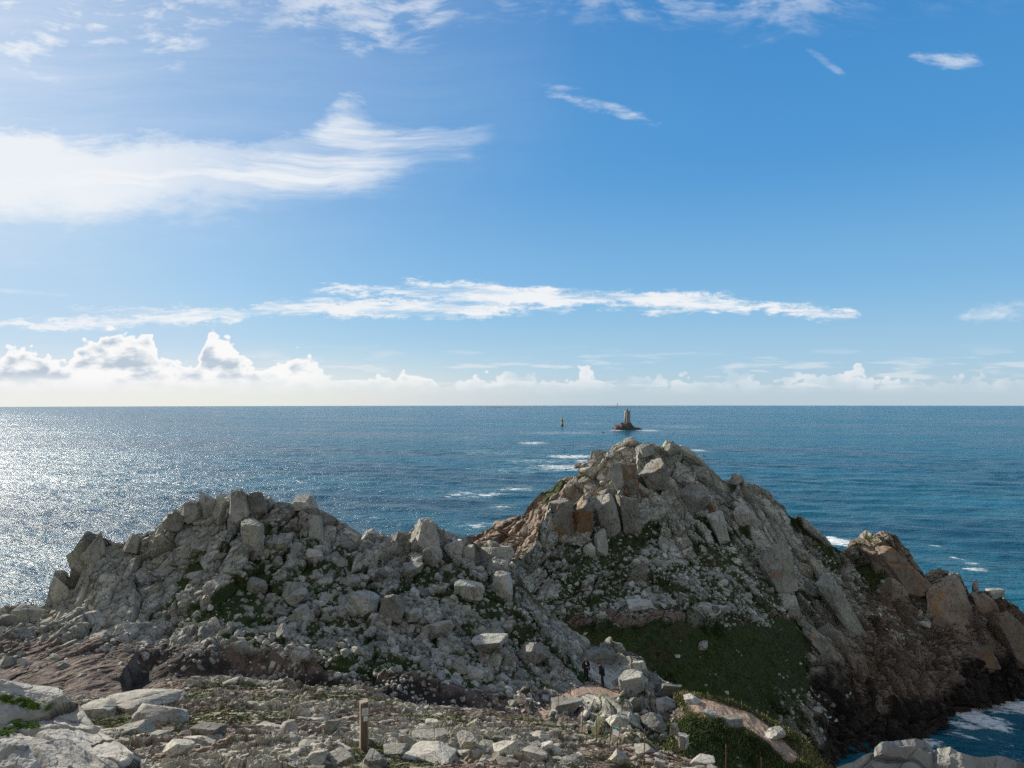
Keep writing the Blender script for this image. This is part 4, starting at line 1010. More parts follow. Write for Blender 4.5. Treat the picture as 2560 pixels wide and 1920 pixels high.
HER = [
 (596, 1264, 58, 88, 'peak', SB, 'tall pointed grey block crowning the left ridge, beside the gap in its crest', BR),
 (640, 1258, 48, 58, 'block', SB, 'squarish upright block just right of the gap in the left ridge crest', BR),
 (762, 1262, 62, 44, 'slab', SB, 'tilted striped slab resting on the left ridge crest, right of the upright blocks', BR),
 (546, 1272, 38, 84, 'block', SB, 'slim upright column next to the pointed block on the left ridge top', BR),
 (516, 1268, 44, 66, 'block', SB, 'blunt-topped block left of the slim column on the ridge top', BR),
 (476, 1278, 56, 54, 'round', SB, 'rounded block on the left shoulder of the ridge top', BR),
 (438, 1306, 50, 46, 'block', SB, 'stepped block on the ridge crest under the rounded shoulder block', BR),
 (470, 1376, 64, 40, 'round', SB, 'pale rounded boulder lodged below the left ridge crest', BR),
 (630, 1340, 58, 82, 'slab', SB, 'leaning pale slab below the gap in the left ridge crest', BR),
 (790, 1330, 40, 90, 'block', SB, 'tall narrow pillar at the right end of the left ridge summit', BR),
 (824, 1336, 34, 42, 'block', SB, 'small square block beside the narrow pillar, grass under it', BR),
 (240, 1372, 62, 92, 'block', SB, 'leaning buttress block at the left end of the ridge', BR),
 (152, 1482, 40, 78, 'wedge', SB, 'dark fang of rock at the foot of the ridge, against the glittering sea', BR),
 (330, 1360, 46, 56, 'block', SB, 'flat-topped block on the lower left crest of the ridge', BR),
 (904, 1509, 84, 66, 'round', SB, 'big smooth boulder in the middle of the rocky slope', BR),
 (982, 1522, 66, 78, 'wedge', SB, 'large downward-pointing wedge beside the big smooth boulder', BR),
 (1034, 1536, 54, 36, 'round', SB, 'oval loaf-shaped boulder right of the large wedge', BR),
 (1062, 1340, 80, 92, 'peak', SB, 'peaked block standing highest on the saddle crest', BR),
 (1004, 1345, 46, 36, 'block', SB, 'low square block left of the peaked saddle block', BR),
 (930, 1341, 26, 26, 'round', SB, 'small round stone perched on the low crest against the sea', BR),
 (1135, 1372, 50, 50, 'block', SB, 'cube-shaped block right of the peaked saddle block', BR),
 (1172, 1392, 30, 66, 'slab', SB, 'narrow upright slab on the saddle beside the cube-shaped block', BR),
 (1240, 1396, 90, 66, 'block', SB, 'broad capstone slab at the right end of the saddle', BR),
 (1258, 1462, 50, 70, 'slab', SB, 'pale leaning slab propped under the broad capstone', BR),
 (1080, 1392, 52, 58, 'block', SB, 'knobbly block under the peaked saddle block', BR),
 (1030, 1428, 54, 40, 'wedge', SB, 'dark-faced angular boulder below the saddle crest', BR),
 (1164, 1482, 82, 58, 'block', SB, 'rough cracked boulder under the saddle, grass above it', BR),
 (1100, 1572, 60, 44, 'block', SB, 'angular boulder halfway down the slope below the saddle', BR),
 (740, 1492, 56, 40, 'wedge', SB, 'angular boulder in the green patch of the slope', BR),
 (1330, 1640, 80, 62, 'wedge', SB, 'large triangular boulder up the slope from the two walkers', BR),
 (1222, 1610, 90, 44, 'slab', SB, 'long sloping slab on the hillside left of the walkers', BR),
 (1418, 1764, 82, 40, 'wedge', SB, 'pale flat-bottomed boulder beside the dirt path behind the fence stakes', BR),
 (1500, 1654, 110, 66, 'round', SB, 'broad smooth rock face right behind the two walkers', BR),
 (1580, 1706, 74, 50, 'block', SB, 'big block right of the walkers, above the dark hollow', BR),
 (1598, 1668, 36, 34, 'block', SB, 'sunlit boulder on the crest right of the walkers', BR),
 (1672, 1722, 58, 34, 'slab', SB, 'sloping slab on the crest where the rocks meet the grassy path', BR),
 (1585, 1764, 50, 42, 'wedge', SB, 'pale angular boulder overhanging the dark hollow', BR),
 (1656, 1766, 70, 42, 'round', SB, 'large weathered boulder in the row above the dark hollow', BR),
 (1728, 1749, 44, 16, 'slab', SB, 'flat slab at the start of the grassy path', BR),
 (1776, 1786, 42, 28, 'round', SB, 'rounded boulder on the near edge of the dirt path', BR),
 (1830, 1806, 50, 24, 'block', SB, 'low pale block beside the middle of the dirt path', BR),
 (1934, 1834, 52, 25, 'block', SB, 'pale flat block at the far end of the dirt path', BR),
 (1686, 1824, 24, 40, 'wedge', SB, 'pale pointed stone standing in the dark hollow', BR),
 (1708, 1858, 28, 44, 'slab', SB, 'pale leaning stone at the bottom of the dark hollow', BR),
 (1545, 1800, 60, 30, 'slab', SB, 'flat boulder in the dark hollow behind the small notice board', BR),
 (1640, 1812, 60, 50, 'round', SB, 'reddish rounded boulder under the row of large ones', BR),
 (1610, 1128, 46, 40, 'block', SC, 'square-cut block on the very top of the headland', BH),
 (1682, 1122, 40, 36, 'round', SC, 'dark rounded knob on the headland top', BH),
 (1840, 1198, 36, 30, 'round', SC, 'lone rounded knob on the headland right shoulder, against the sea', BH),
 (1504, 1362, 34, 76, 'slab', SC, 'tall white slab leaning on the face of the headland', BH),
 (1473, 1376, 32, 38, 'round', SC, 'pale oval boulder left of the tall white slab on the headland', BH),
 (1402, 1275, 66, 50, 'block', SC, 'square tower block with an orange flank on the headland left edge', BH),
 (1520, 1245, 50, 44, 'block', SC, 'orange-stained square block midway up the headland', M['b_orange']),
 (1545, 1195, 30, 70, 'slab', SC, 'tall slab with a straight left edge below the headland top', BH),
 (2437, 1472, 16, 44, 'wedge', SC, 'thin pale pinnacle on the right-hand cliff', BH),
 (2486, 1486, 40, 26, 'slab', SC, 'yellow-topped slab beside the thin pinnacle', BH),
 (1600, 1515, 70, 26, 'slab', SC, 'long flat slab lying low in the headland scree', BH),
 (362, 1750, 192, 56, 'round', SA, 'long rounded boulder, the rear one of the two big ones at lower left', BF),
 (398, 1790, 148, 62, 'round', SA, 'long rounded boulder with a shadowed front, nearer one of the big two', BF),
 (254, 1778, 104, 44, 'block', SA, 'flat-topped boulder next to the near outcrop', BF),
 (338, 1830, 92, 46, 'block', SA, 'cracked boulder below the two long rounded ones', BF),
 (398, 1842, 64, 36, 'block', SA, 'pale angular stone in front of the long rounded boulders', BF),
 (447, 1872, 76, 44, 'wedge', SA, 'smooth grey angular stone at the bottom left', BF),
 (517, 1826, 84, 38, 'slab', SA, 'flat slab right of the long rounded boulders', BF),
 (508, 1858, 78, 28, 'slab', SA, 'thin ledge of rock under the flat slab at lower left', BF),
 (722, 1822, 46, 38, 'wedge', SA, 'small angular stone left of the wooden post', BF),
 (786, 1898, 64, 50, 'block', SA, 'block at the bottom edge left of the wooden post', BF),
 (850, 1906, 92, 44, 'block', SA, 'broad pale block right below the wooden post', BF),
 (934, 1900, 62, 44, 'slab', SA, 'smooth pale slab at the foot of the wooden post', BF),
 (826, 1822, 34, 46, 'wedge', SA, 'upright pointed stone just left of the wooden post', BF),
 (1078, 1811, 40, 22, 'round', SA, 'small dark boulder on the yellow-green turf', BF),
 (1076, 1858, 116, 44, 'slab', SA, 'broad tilted slab in the middle foreground', BF),
 (1080, 1888, 132, 30, 'slab', SA, 'low smooth outcrop below the broad tilted slab', BF),
 (990, 1876, 74, 28, 'slab', SA, 'flat stone between the wooden post and the broad slab', BF),
 (1168, 1856, 54, 50, 'block', SA, 'block forming the left wall of the small rock shelter', BF),
 (1212, 1846, 72, 30, 'slab', SA, 'capping slab of the small rock shelter', BF),
 (1216, 1866, 48, 24, 'block', SA, 'pale stone tucked under the capping slab', BF),
 (1268, 1876, 64, 44, 'wedge', SA, 'smooth triangular stone right of the small rock shelter', BF),
 (1348, 1850, 62, 38, 'wedge', SA, 'dark-sided boulder between the rock shelter and the notice board', BF),
 (1338, 1888, 74, 28, 'slab', SA, 'flat pitted stone near the bottom edge, right of centre', BF),
 (1546, 1898, 48, 36, 'wedge', SA, 'grey pyramid-shaped stone below the notice board', BF),
 (1610, 1878, 52, 26, 'block', SA, 'pale flat stone on the rim above the dark hollow', BF),
 (1648, 1912, 32, 26, 'block', SA, 'small blocky stone at the bottom edge near the tall stakes', BF),
 (1750, 1906, 72, 20, 'slab', SA, 'thin flat stone at the last bit of the sunlit rim', BF),
 (70, 1530, 66, 44, 'block', SB, 'low dark lump at the far left end of the ridge, against the sea', BR),
 (14, 1552, 50, 36, 'wedge', SB, 'small lump of rock at the left picture edge, sea behind', BR),
]
for k, (u, v, w, h, kd, sh, lab, mt) in enumerate(HER):
    rg = random.Random(900 + k)
    hero(u, v, w, h, kd, sh, lab, mt, 3000 + 13 * k, d=54.0 if (u, v) == (1500, 1654) else None, rot=(rg.uniform(-.2, .2), rg.uniform(-.25, .25), rg.uniform(-.6, .6)), depth=rg.uniform(.7, 1.0),
         sub=5 if w * h > 1500 else 4, rough=0.06 if kd != 'round' else 0.08)

CRAG = [
 (2207, 1432, 190, 182, 'peak', (.5, 1, 1), -24, 'b_brown', 'brown pointed stack tilted to the right, between the headland and the right-hand cliff'),
 (2190, 1398, 74, 66, 'slab', (.5, 1, 1), -35, 'b_crag', 'pale green slab set in the brown pointed stack'),
 (2226, 1490, 70, 90, 'wedge', (.5, 1, 1), -15, 'b_brown', 'brown buttress under the right foot of the pointed stack'),
 (2362, 1520, 116, 160, 'block', (.9, 1, 1), -6, 'b_brown', 'square brown cliff tower at the left end of the right-hand cliff'),
 (2338, 1572, 50, 40, 'round', (1, 1, 1), 0, 'b_brown', 'left one of two rounded brown blocks under the square cliff tower'),
 (2390, 1574, 60, 42, 'round', (1, 1, 1), 0, 'b_brown', 'right one of two rounded brown blocks under the square cliff tower'),
 (2452, 1530, 70, 110, 'slab', (.5, 1, 1), -20, 'b_brown', 'leaning brown slab under the thin pale pinnacle'),
 (2520, 1600, 110, 150, 'wedge', (.6, 1, 1), -28, 'b_brown', 'large slanting brown buttress at the right picture edge'),
 (2440, 1652, 130, 100, 'round', (.7, 1, 1), -30, 'b_brown', 'big smooth brown rock face low on the right-hand cliff'),
 (1940, 1430, 92, 160, 'slab', (.55, 1, 1), -14, 'b_crag', 'large pale green slab on the right flank of the headland'),
 (1975, 1520, 50, 76, 'slab', (.6, 1, 1), -22, 'b_crag', 'pale tongue of rock below the large pale green slab'),
 (2106, 1532, 112, 176, 'slab', (.28, 1, 1), -33, 'b_crag', 'long narrow pale rib slanting down to the right of the headland'),
 (2042, 1604, 80, 90, 'slab', (.35, 1, 1), -40, 'b_crag', 'short pale rib beside the dark grass, left of the long narrow rib'),
 (2140, 1662, 70, 110, 'wedge', (.45, 1, 1), -22, 'b_brown', 'brown-footed rib end above the black gully'),
 (1402, 1306, 62, 92, 'block', (.8, 1, 1), 3, 'b_orange', 'orange-sided square tower block at the left edge of the headland'),
 (1452, 1302, 60, 104, 'block', (.8, 1, 1), -6, 'b_orange', 'cracked tall block right beside the orange-sided tower'),
 (1512, 1288, 74, 110, 'slab', (.8, 1, 1), -8, 'b_crag', 'tall grey block in the stepped row under the headland top'),
 (1572, 1292, 60, 120, 'slab', (.7, 1, 1), -12, 'b_crag', 'smooth grey buttress right of the stepped row of blocks'),
 (1572, 1196, 66, 92, 'slab', (.6, 1, 1), -14, 'b_orange', 'smooth slab face with a rusty foot under the headland top'),
 (1640, 1200, 84, 96, 'wedge', (.8, 1, 1), -14, 'b_crag', 'broad cracked crag just under the square-cut summit block'),
 (1742, 1262, 80, 100, 'wedge', (.8, 1, 1), -24, 'b_crag', 'leaning crag on the upper right face of the headland'),
 (1800, 1330, 60, 100, 'slab', (.5, 1, 1), -22, 'b_crag', 'striped leaning rib with a rusty edge on the headland face'),
 (1870, 1300, 70, 90, 'block', (.7, 1, 1), -20, 'b_crag', 'weathered crag under the lone rounded knob of the headland'),
]
for k, (u, v, w, h, kd, pre, ang, mt, lab) in enumerate(CRAG):
    hero(u, v, w, h, kd, SC, lab, M[mt], 7000 + 17 * k, rot=(0.1, R(ang), random.Random(k).uniform(-.4, .4)), pre=pre, depth=0.8, dd=w / F * 140 * 0.30,
         cat='crag', name='crag', rough=0.07)

# ---- the largest loose stones become objects, the rest one mass per field
def place_label(pl, u, v, size, pos):
    px = size / pos[1] * F
    if pl is pile_head:
        if v > 1600 and u < 2000: return 'pale stone lying in the dark grass slope of the headland', 'stones in the dark grass slope'
        if u > 2080: return 'loose boulder in the gully between the headland and the right-hand cliffs', 'boulders in the right-hand gully'
        if v > 1560: return 'loose boulder low down where the headland drops to the cove', 'boulders above the cove'
        if u > 1800 and v > 1340: return 'angular scree block on the right half of the headland slope', 'scree blocks on the right half of the headland'
        if v > 1370: return 'angular scree block on the headland slope above the thin path', 'scree blocks above the thin path'
        if u > 1640: return 'loose block on the upper right flank of the headland', 'blocks on the upper right flank of the headland'
        return 'loose block on the upper left face of the headland', 'blocks on the upper left face of the headland'
    if pl is pile_fore:
        if u < 560: return 'weathered flat stone on the stony ground at lower left', 'stones on the ground at lower left'
        if u < 900: return 'pale stone on the ground left of the wooden post', 'stones left of the wooden post'
        if u < 1300: return 'pale stone on the ground between the wooden post and the rock shelter', 'stones right of the wooden post'
        return 'pale stone on the rim around the notice board and stakes', 'stones around the notice board'
    if u > 1640 and v > 1790: return 'pale stone in the shaded grass under the dirt path', 'stones in the shaded grass under the path'
    if u > 1380: return 'lichen-covered boulder on the flank around the two walkers', 'boulders around the two walkers'
    if u < 560: return 'grey block among the joints of the left ridge, above the brown earth', 'blocks on the left end of the ridge'
    if v < 1430 and u < 900: return 'grey block wedged in the upper face of the left ridge', 'blocks in the upper face of the left ridge'
    if v < 1480: return 'grey boulder on the saddle slope right under its crest', 'boulders under the saddle crest'
    if u < 860: return 'grey boulder on the green-patched slope under the left ridge', 'boulders on the green-patched slope'
    if v < 1620: return 'grey boulder midway down the slope below the saddle', 'boulders midway down the saddle slope'
    return 'grey boulder at the bottom of the slope above the dark gully', 'boulders above the dark gully'
CUTS = (' beside ', ' against ', ' resting ', ' next to ', ' with ', ' between ', ' lodged ', ' below ', ' under ', ' on ', ' at ', ' of ')
REFS = {id(SA): [], id(SB): [], id(SC): []}
for h_ in HER: REFS[id(h_[5])].append((h_[0], h_[1], h_[6].split(',')[0]))
for h_ in CRAG: REFS[id(SC)].append((h_[0], h_[1], h_[8].split(',')[0]))
used_labels = {}
def near_label(pl, it, fallback):
    """say which one: size and shape, then where it lies from the closest named rock"""
    size, pos, k, sc, rot, rnd, u, v = it
    px = size / pos[1] * F
    sh = {pile_ridge: SB, pile_head: SC, pile_fore: SA}[pl]
    shape = 'flat' if sc[2] < 0.5 else ('thickset' if sc[2] > 0.75 else 'angular')
    big = 'small' if px < 26 else ('large' if px > 44 else 'medium')
    best = sorted(REFS[id(sh)], key=lambda r: math.hypot(r[0] - u, r[1] - v))[:60]
    for ru, rv, ref in best:
        dx, dy = u - ru, v - rv
        far = math.hypot(dx, dy) > 110
        d = 'left of' if dx < 0 else 'right of'
        if abs(dy) > 1.6 * abs(dx): d = 'above' if dy < 0 else 'below'
        elif abs(dy) > 0.6 * abs(dx): d = ('up and ' if dy < 0 else 'down and ') + d
        head_ = f'{big} {shape} boulder {"well " if far else "just "}{d} the '
        w = ref
        while len((head_ + w).split()) > 16:
            cuts = [w.rfind(c_) for c_ in CUTS if w.rfind(c_) > 0]
            if not cuts: break
            w = w[:max(cuts)]
        lab = head_ + w
        if len(lab.split()) <= 16 and lab not in used_labels:
            used_labels[lab] = 1
            return lab
    return fallback
piles = [pile_ridge, pile_head, pile_fore]
allr = []
for pl in piles:
    for it in pl.items:
        if it[7] < 1925 and 0 < it[6] < 2560: allr.append((it[0] / it[1][1], id(it), pl))
allr.sort(key=lambda a: -a[0])
cut = {a[1] for a in allr[:300 - len(HER) - len(CRAG)]}
RL4 = [rock(800 + 29 * k, 4, ('block', 'slab', 'wedge', 'block')[k % 4], 0.06) for k in range(14)]
libmesh = {}
for pl in piles:
    rest = []
    for it in pl.items:
        if id(it) not in cut:
            rest.append(it); continue
        size, pos, k, sc, rot, rnd, u, v = it
        kk = (k * 7 + int(rnd * 97)) % 14
        key = (kk, pl.mb.name)
        if key not in libmesh:
            libmesh[key] = mesh_from('boulder', RL4[kk][0], RL4[kk][1], pl.mb)
        lab, grp = place_label(pl, u, v, size, pos); lab = near_label(pl, it, lab)
        o = link('boulder', libmesh[key], None, lab, 'boulder', grp, loc=pos)
        o.scale = [c * size * 0.5 for c in sc]
        o.rotation_euler = rot
    pl.rest = rest
pile_ridge.mass(pile_ridge.rest, 'loose grey scree covering the left ridge slope')
pile_head.mass(pile_head.rest, 'angular scree spread over the headland slope')
pile_fore.mass(pile_fore.rest, 'pale rubble strewn over the foreground ground')

# ---- near outcrops at the lower corners
def reliefG(s, P):
    u, v, x, S = s.u, s.v, s.X, s.S
    h1, c1, e1 = blocks(x, S, 1.7, 401, tilt=0.13, step=0.07, crack=0.045, ang=0.5, ratio=0.45, warp=0.3)
    h2, c2, e2 = blocks(x, S, 0.4, 402, tilt=0.2, step=0.1, crack=0.05, ang=0.5, ratio=0.6, warp=0.5)
    n = fbm(x * 2.5, S * 2.5, 6, 403, 0.6)
    g2 = fbm(x * 14, S * 14, 4, 404, 0.7)
    return 0.8 * h1 + 0.28 * h2 + 0.05 * n + 0.005 * g2, st(c1, 0 * u, 0 * u), st(0 * u, 0 * u, 0 * u)
crestG = [(-700, 1600, 9.5), (-200, 1690, 9.2), (-20, 1697, 9.0), (0, 1703, 9.0), (60, 1722, 8.9), (120, 1728, 8.8), (160, 1738, 8.7), (195, 1764, 8.5), (215, 1790, 8.3), (232, 1812, 8.1), (262, 1834, 7.9), (285, 1846, 7.7),
          (310, 1862, 7.6), (336, 1880, 7.4), (342, 1900, 7.2), (348, 1930, 7.0), (400, 2080, 6.4), (470, 2500, 5.5)]
levG = [(-700, [(5000, 3.0), (2600, 4.6), (2100, 6.3), (1850, 7.8)]), (0, [(5000, 3.0), (2600, 4.6), (2150, 6.2), (1870, 7.6)]),
        (340, [(5000, 3.0), (2700, 4.6), (2300, 5.6), (2050, 6.4)]), (470, [(5600, 3.0), (3300, 4.2), (2900, 4.8), (2700, 5.1)])]
SG = Sheet(levG, crestG, -700, 470, 560, [60, 110, 160, 200], [(0.4, -0.5, 12), (1.0, -3.5, 16)], reliefG, tsmooth=1)
link('rock_outcrop', SG.build('rock_outcrop', M['near']), None, 'large grey lichen-crusted outcrop filling the lower left corner', 'rock outcrop')
crestH = [(1950, 2150, 5.6), (2040, 1960, 6.0), (2092, 1914, 6.2), (2130, 1906, 6.3), (2165, 1889, 6.4), (2198, 1869, 6.5), (2250, 1862, 6.6), (2285, 1853, 6.6), (2310, 1858, 6.6), (2325, 1866, 6.6), (2334, 1886, 6.5),
          (2345, 1874, 6.5), (2375, 1872, 6.5), (2392, 1882, 6.4), (2425, 1890, 6.4), (2450, 1894, 6.4), (2490, 1893, 6.5), (2530, 1898, 6.5), (2560, 1906, 6.6), (2700, 1960, 6.6), (2900, 2050, 6.6)]
levH = [(1950, [(6000, 3.0), (3200, 4.4), (2700, 5.0), (2400, 5.3)]), (2200, [(6000, 3.0), (3000, 4.2), (2350, 5.2), (2050, 5.9)]), (2560, [(6000, 3.0), (3000, 4.2), (2350, 5.2), (2060, 5.9)]), (2900, [(6000, 3.0), (3000, 4.4), (2500, 5.3), (2250, 5.9)])]
SH = Sheet(levH, crestH, 1950, 2900, 560, [50, 90, 130, 160], [(0.4, -0.3, 10), (1.2, -4.5, 16)], reliefG, tsmooth=1)
link('rock_outcrop', SH.build('rock_outcrop', M['near']), None, 'sunlit pale outcrop with a notch at the lower right, above the cove', 'rock outcrop')

# ------------------------------------------------------------------ grass and cushion plants
def grass_mat(name, a, b_):
    m, t, b = new_mat(name)
    rnd = attr(t, 'maska')[0]
    c = t.mix(rnd, a, b_)
    g = t.node('ShaderNodeNewGeometry'); n1 = t.noise(g.outputs['Position'], 0.22, 5, 0.65)
    c = t.mix(t.ss(n1, 0.50, 0.60, 0, 0.6), c, tuple(x * k for x, k in zip(b_, (0.95, 0.74, 0.80))))
    c = t.mix(t.ss(n1, 0.45, 0.36, 0, 0.75), c, tuple(x * 0.45 for x in a))
    t.l.new(c, b.inputs['Base Color']); b.inputs['Roughness'].default_value = 0.8
    b.inputs['Specular IOR Level'].default_value = 0.2
    return m
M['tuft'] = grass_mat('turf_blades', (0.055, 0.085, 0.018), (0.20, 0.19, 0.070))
M['sun_tuft'] = grass_mat('sunlit_turf_blades', (0.085, 0.105, 0.030), (0.30, 0.27, 0.12))  # paler, yellower blades: sunlight on the spur rim put into their colour
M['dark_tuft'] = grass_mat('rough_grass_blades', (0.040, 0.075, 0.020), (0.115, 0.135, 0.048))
M['cushion'] = grass_mat('cushion_plant_leaves', (0.06, 0.13, 0.018), (0.17, 0.26, 0.04))
def blades(points, normals, rg, nb, hgt, wid, spread, lean=0.5):
    V, A = [], []
    for p, hs in zip(points, rg.uniform(0.6, 1.2, len(points))):
        n = nb
        c = p + rg.normal(0, spread, (n, 3)) * np.array([1, 1, 0.12])
        a = rg.uniform(0, 6.28, n)
        dirv = np.stack([np.cos(a), np.sin(a), 0 * a], 1) * wid * rg.uniform(.6, 1.3, (n, 1))
        tip = c + np.stack([rg.normal(0, lean, n), rg.normal(0, lean, n), np.ones(n)], 1) * hgt * hs * rg.uniform(.5, 1.1, (n, 1))
        V.append(np.stack([c - dirv, c + dirv, tip], 1).reshape(-1, 3)); A.append(np.repeat(rg.random(n), 3))
    V = np.concatenate(V); A = np.concatenate(A)
    return V, np.arange(len(V)).reshape(-1, 3), np.stack([A] * 3, 1)
def sample(sh, n, dens, rg):
    out = []
    while len(out) < n:
        i = rg.integers(2, sh.vis - 1, n * 3); j = rg.integers(1, sh.P.shape[1] - 1, n * 3)
        k = rg.random(n * 3) < dens(sh.u[i, j], sh.v[i, j], sh.ma[i, j, 1])
        out.extend(sh.P[i[k], j[k]])
    return np.array(out[:n])
rg = np.random.default_rng(77)
def grass_obj(sh, n, dens, nb, h, w, sp, mat, label, lean=.5):
    p = sample(sh, n, dens, rg)
    V, Fc, A = blades(p, None, rg, nb, h, w, sp, lean)
    link('grass', mesh_from('grass', V, Fc, M[mat], {'maska': A}), kind='stuff', label=label)
grass_obj(SA, 1500, lambda u, v, g: (g > 0.47) * (v > crA(u)) * (v < 1960), 16, 0.10, 0.010, 0.09, 'tuft', 'short yellow-green turf between the foreground stones')
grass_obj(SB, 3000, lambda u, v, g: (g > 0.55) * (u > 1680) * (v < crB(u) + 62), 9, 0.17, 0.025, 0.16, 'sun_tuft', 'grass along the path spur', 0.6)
grass_obj(SB, 2200, lambda u, v, g: (g > 0.55) * (u > 1650) * (v >= crB(u) + 62) * (v < 1990), 9, 0.20, 0.03, 0.18, 'dark_tuft', 'grass on the bank under the path, coloured dark for its shade', 0.6)  # darker blade colour puts the shade of the bank into the grass
grass_obj(SB, 3500, lambda u, v, g: (g > 0.55) * (u < 1650), 7, 0.15, 0.03, 0.16, 'dark_tuft', 'dark grass growing between the ridge rocks', 0.6)
grass_obj(SC, 7000, lambda u, v, g: (g > 0.55) * (v < 1920), 7, 0.38, 0.07, 0.4, 'dark_tuft', 'rough dark grass on the headland slope', 0.6)
def cushion(line, w, n, label):
    P_ = []
    while len(P_) < n:
        f = rg.random() * (len(line) - 1); k = int(f); f -= k
        u = line[k][0] * (1 - f) + line[k + 1][0] * f; v = line[k][1] * (1 - f) + line[k + 1][1] * f
        u += rg.normal(0, w); v += rg.normal(0, w * 0.42)
        if vnoise(np.array([u * 0.09]), np.array([v * 0.16]), 5)[0] < 0.42: continue
        i, j = SG.at(u, v); P_.append(SG.P[i, j])
    V, Fc, A = blades(np.array(P_), None, rg, 12, 0.022, 0.0055, 0.011, 0.9)
    link('cushion_plant', mesh_from('cushion_plant', V, Fc, M['cushion'], {'maska': A}), None, label, 'plant', 'cushion plants on the near outcrop')
cushion([(0, 1742), (40, 1752), (75, 1758), (118, 1768)], 10, 420, 'larger bright green cushion plant along the upper crack of the near outcrop')
cushion([(36, 1802), (50, 1812), (90, 1814)], 7, 230, 'bright green plant trailing down the middle of the near outcrop')
cushion([(0, 1836), (14, 1830), (30, 1822)], 7, 200, 'bright green plant at the picture edge on the near outcrop')
# ------------------------------------------------------------------ small builders
def bm_obj(name, bm, mat, parent=None, smooth=False, **kw):
    me = bpy.data.meshes.new(name); bm.normal_update(); bm.to_mesh(me); bm.free()
    if smooth: me.polygons.foreach_set('use_smooth', [True] * len(me.polygons))
    me.materials.append(mat)
    return link(name, me, parent, **kw)
def add_box(bm, c, s, taper=1.0, rotz=0.0):
    cx, cy, cz = c; sx, sy, sz = [q / 2 for q in s]
    vs = []
    for z, k in ((-sz, 1.0), (sz, taper)):
        for x, y in ((-sx, -sy), (sx, -sy), (sx, sy), (-sx, sy)):
            X, Y = x * k, y * k
            vs.append(bm.verts.new((cx + X * math.cos(rotz) - Y * math.sin(rotz), cy + X * math.sin(rotz) + Y * math.cos(rotz), cz + z)))
    for q in ((3, 2, 1, 0), (4, 5, 6, 7), (0, 1, 5, 4), (1, 2, 6, 5), (2, 3, 7, 6), (3, 0, 4, 7)):
        bm.faces.new([vs[k] for k in q])
    return vs
def add_lathe(bm, prof, n=20, c=(0, 0, 0), a0=0.0, a1=2 * math.pi):
    rings = []
    full = abs(a1 - a0 - 2 * math.pi) < 1e-6
    m = n if full else n + 1
    for r, z in prof:
        rings.append([bm.verts.new((c[0] + r * math.cos(a0 + (a1 - a0) * k / n), c[1] + r * math.sin(a0 + (a1 - a0) * k / n), c[2] + z)) for k in range(m)])
    for A, B in zip(rings[:-1], rings[1:]):
        for k in range(n):
            k2 = (k + 1) % m
            bm.faces.new((A[k], A[k2], B[k2], B[k]))
    bm.faces.new(rings[-1]); bm.faces.new(rings[0][::-1])
def add_tube(bm, a, b, r, n=7, bend=0.0, segs=5, r2=None):
    a = Vector(a); b = Vector(b); d = (b - a).normalized()
    s = d.orthogonal().normalized(); t = d.cross(s)
    rings = []
    for q in range(segs + 1):
        f = q / segs; c = a.lerp(b, f) + s * bend * math.sin(math.pi * f)
        rr = r + ((r2 if r2 is not None else r) - r) * f
        rings.append([bm.verts.new(c + (s * math.cos(6.2832 * k / n) + t * math.sin(6.2832 * k / n)) * rr) for k in range(n)])
    for A, B in zip(rings[:-1], rings[1:]):
        for k in range(n): bm.faces.new((A[k], A[(k + 1) % n], B[(k + 1) % n], B[k]))
    bm.faces.new(rings[-1]); bm.faces.new(rings[0][::-1])
def empty(name, loc, rz=0, **kw):
    o = bpy.data.objects.new(name, None); COL.objects.link(o); o.location = loc; o.rotation_euler = (0, 0, rz)
    o.empty_display_size = 0.2
    return tag(o, **kw)

M['stone'] = plain('lighthouse_granite', (0.25, 0.24, 0.225), 0.85, sc=0.4)
M['dark_metal'] = plain('dark_metal', (0.03, 0.035, 0.04), 0.5)
M['yellow'] = plain('yellow_paint', (0.55, 0.38, 0.05), 0.6, sc=0.4)
M['black'] = plain('black_paint', (0.02, 0.02, 0.022), 0.6, sc=0.4)
M['concrete'] = plain('grey_concrete', (0.36, 0.35, 0.33), 0.9, sc=0.4)
M['white'] = plain('white_paint', (0.72, 0.71, 0.68), 0.6, noise_amt=0.08)
M['rust'] = plain('rusty_iron', (0.105, 0.045, 0.025), 0.85, sc=30)
M['window'] = plain('dark_window', (0.015, 0.02, 0.025), 0.2)
M['coat'] = plain('dark_coat_cloth', (0.006, 0.007, 0.012), 0.9, sc=20)
M['navy'] = plain('navy_coat_cloth', (0.007, 0.010, 0.018), 0.9, sc=20)
M['trousers'] = plain('black_trouser_cloth', (0.006, 0.007, 0.010), 0.9, sc=20)
M['skin'] = plain('skin', (0.42, 0.25, 0.18), 0.6, noise_amt=0.05)
M['hair'] = plain('brown_hair', (0.055, 0.03, 0.018), 0.7, sc=60)
M['beanie'] = plain('wine_red_knit', (0.11, 0.02, 0.03), 0.95, sc=60)
M['scarf'] = plain('pale_scarf_cloth', (0.55, 0.60, 0.66), 0.9, sc=30)
M['shoe'] = plain('dark_shoe', (0.012, 0.011, 0.011), 0.6)
M['plaque'] = plain('grey_white_plate', (0.55, 0.56, 0.56), 0.45, noise_amt=0.06)
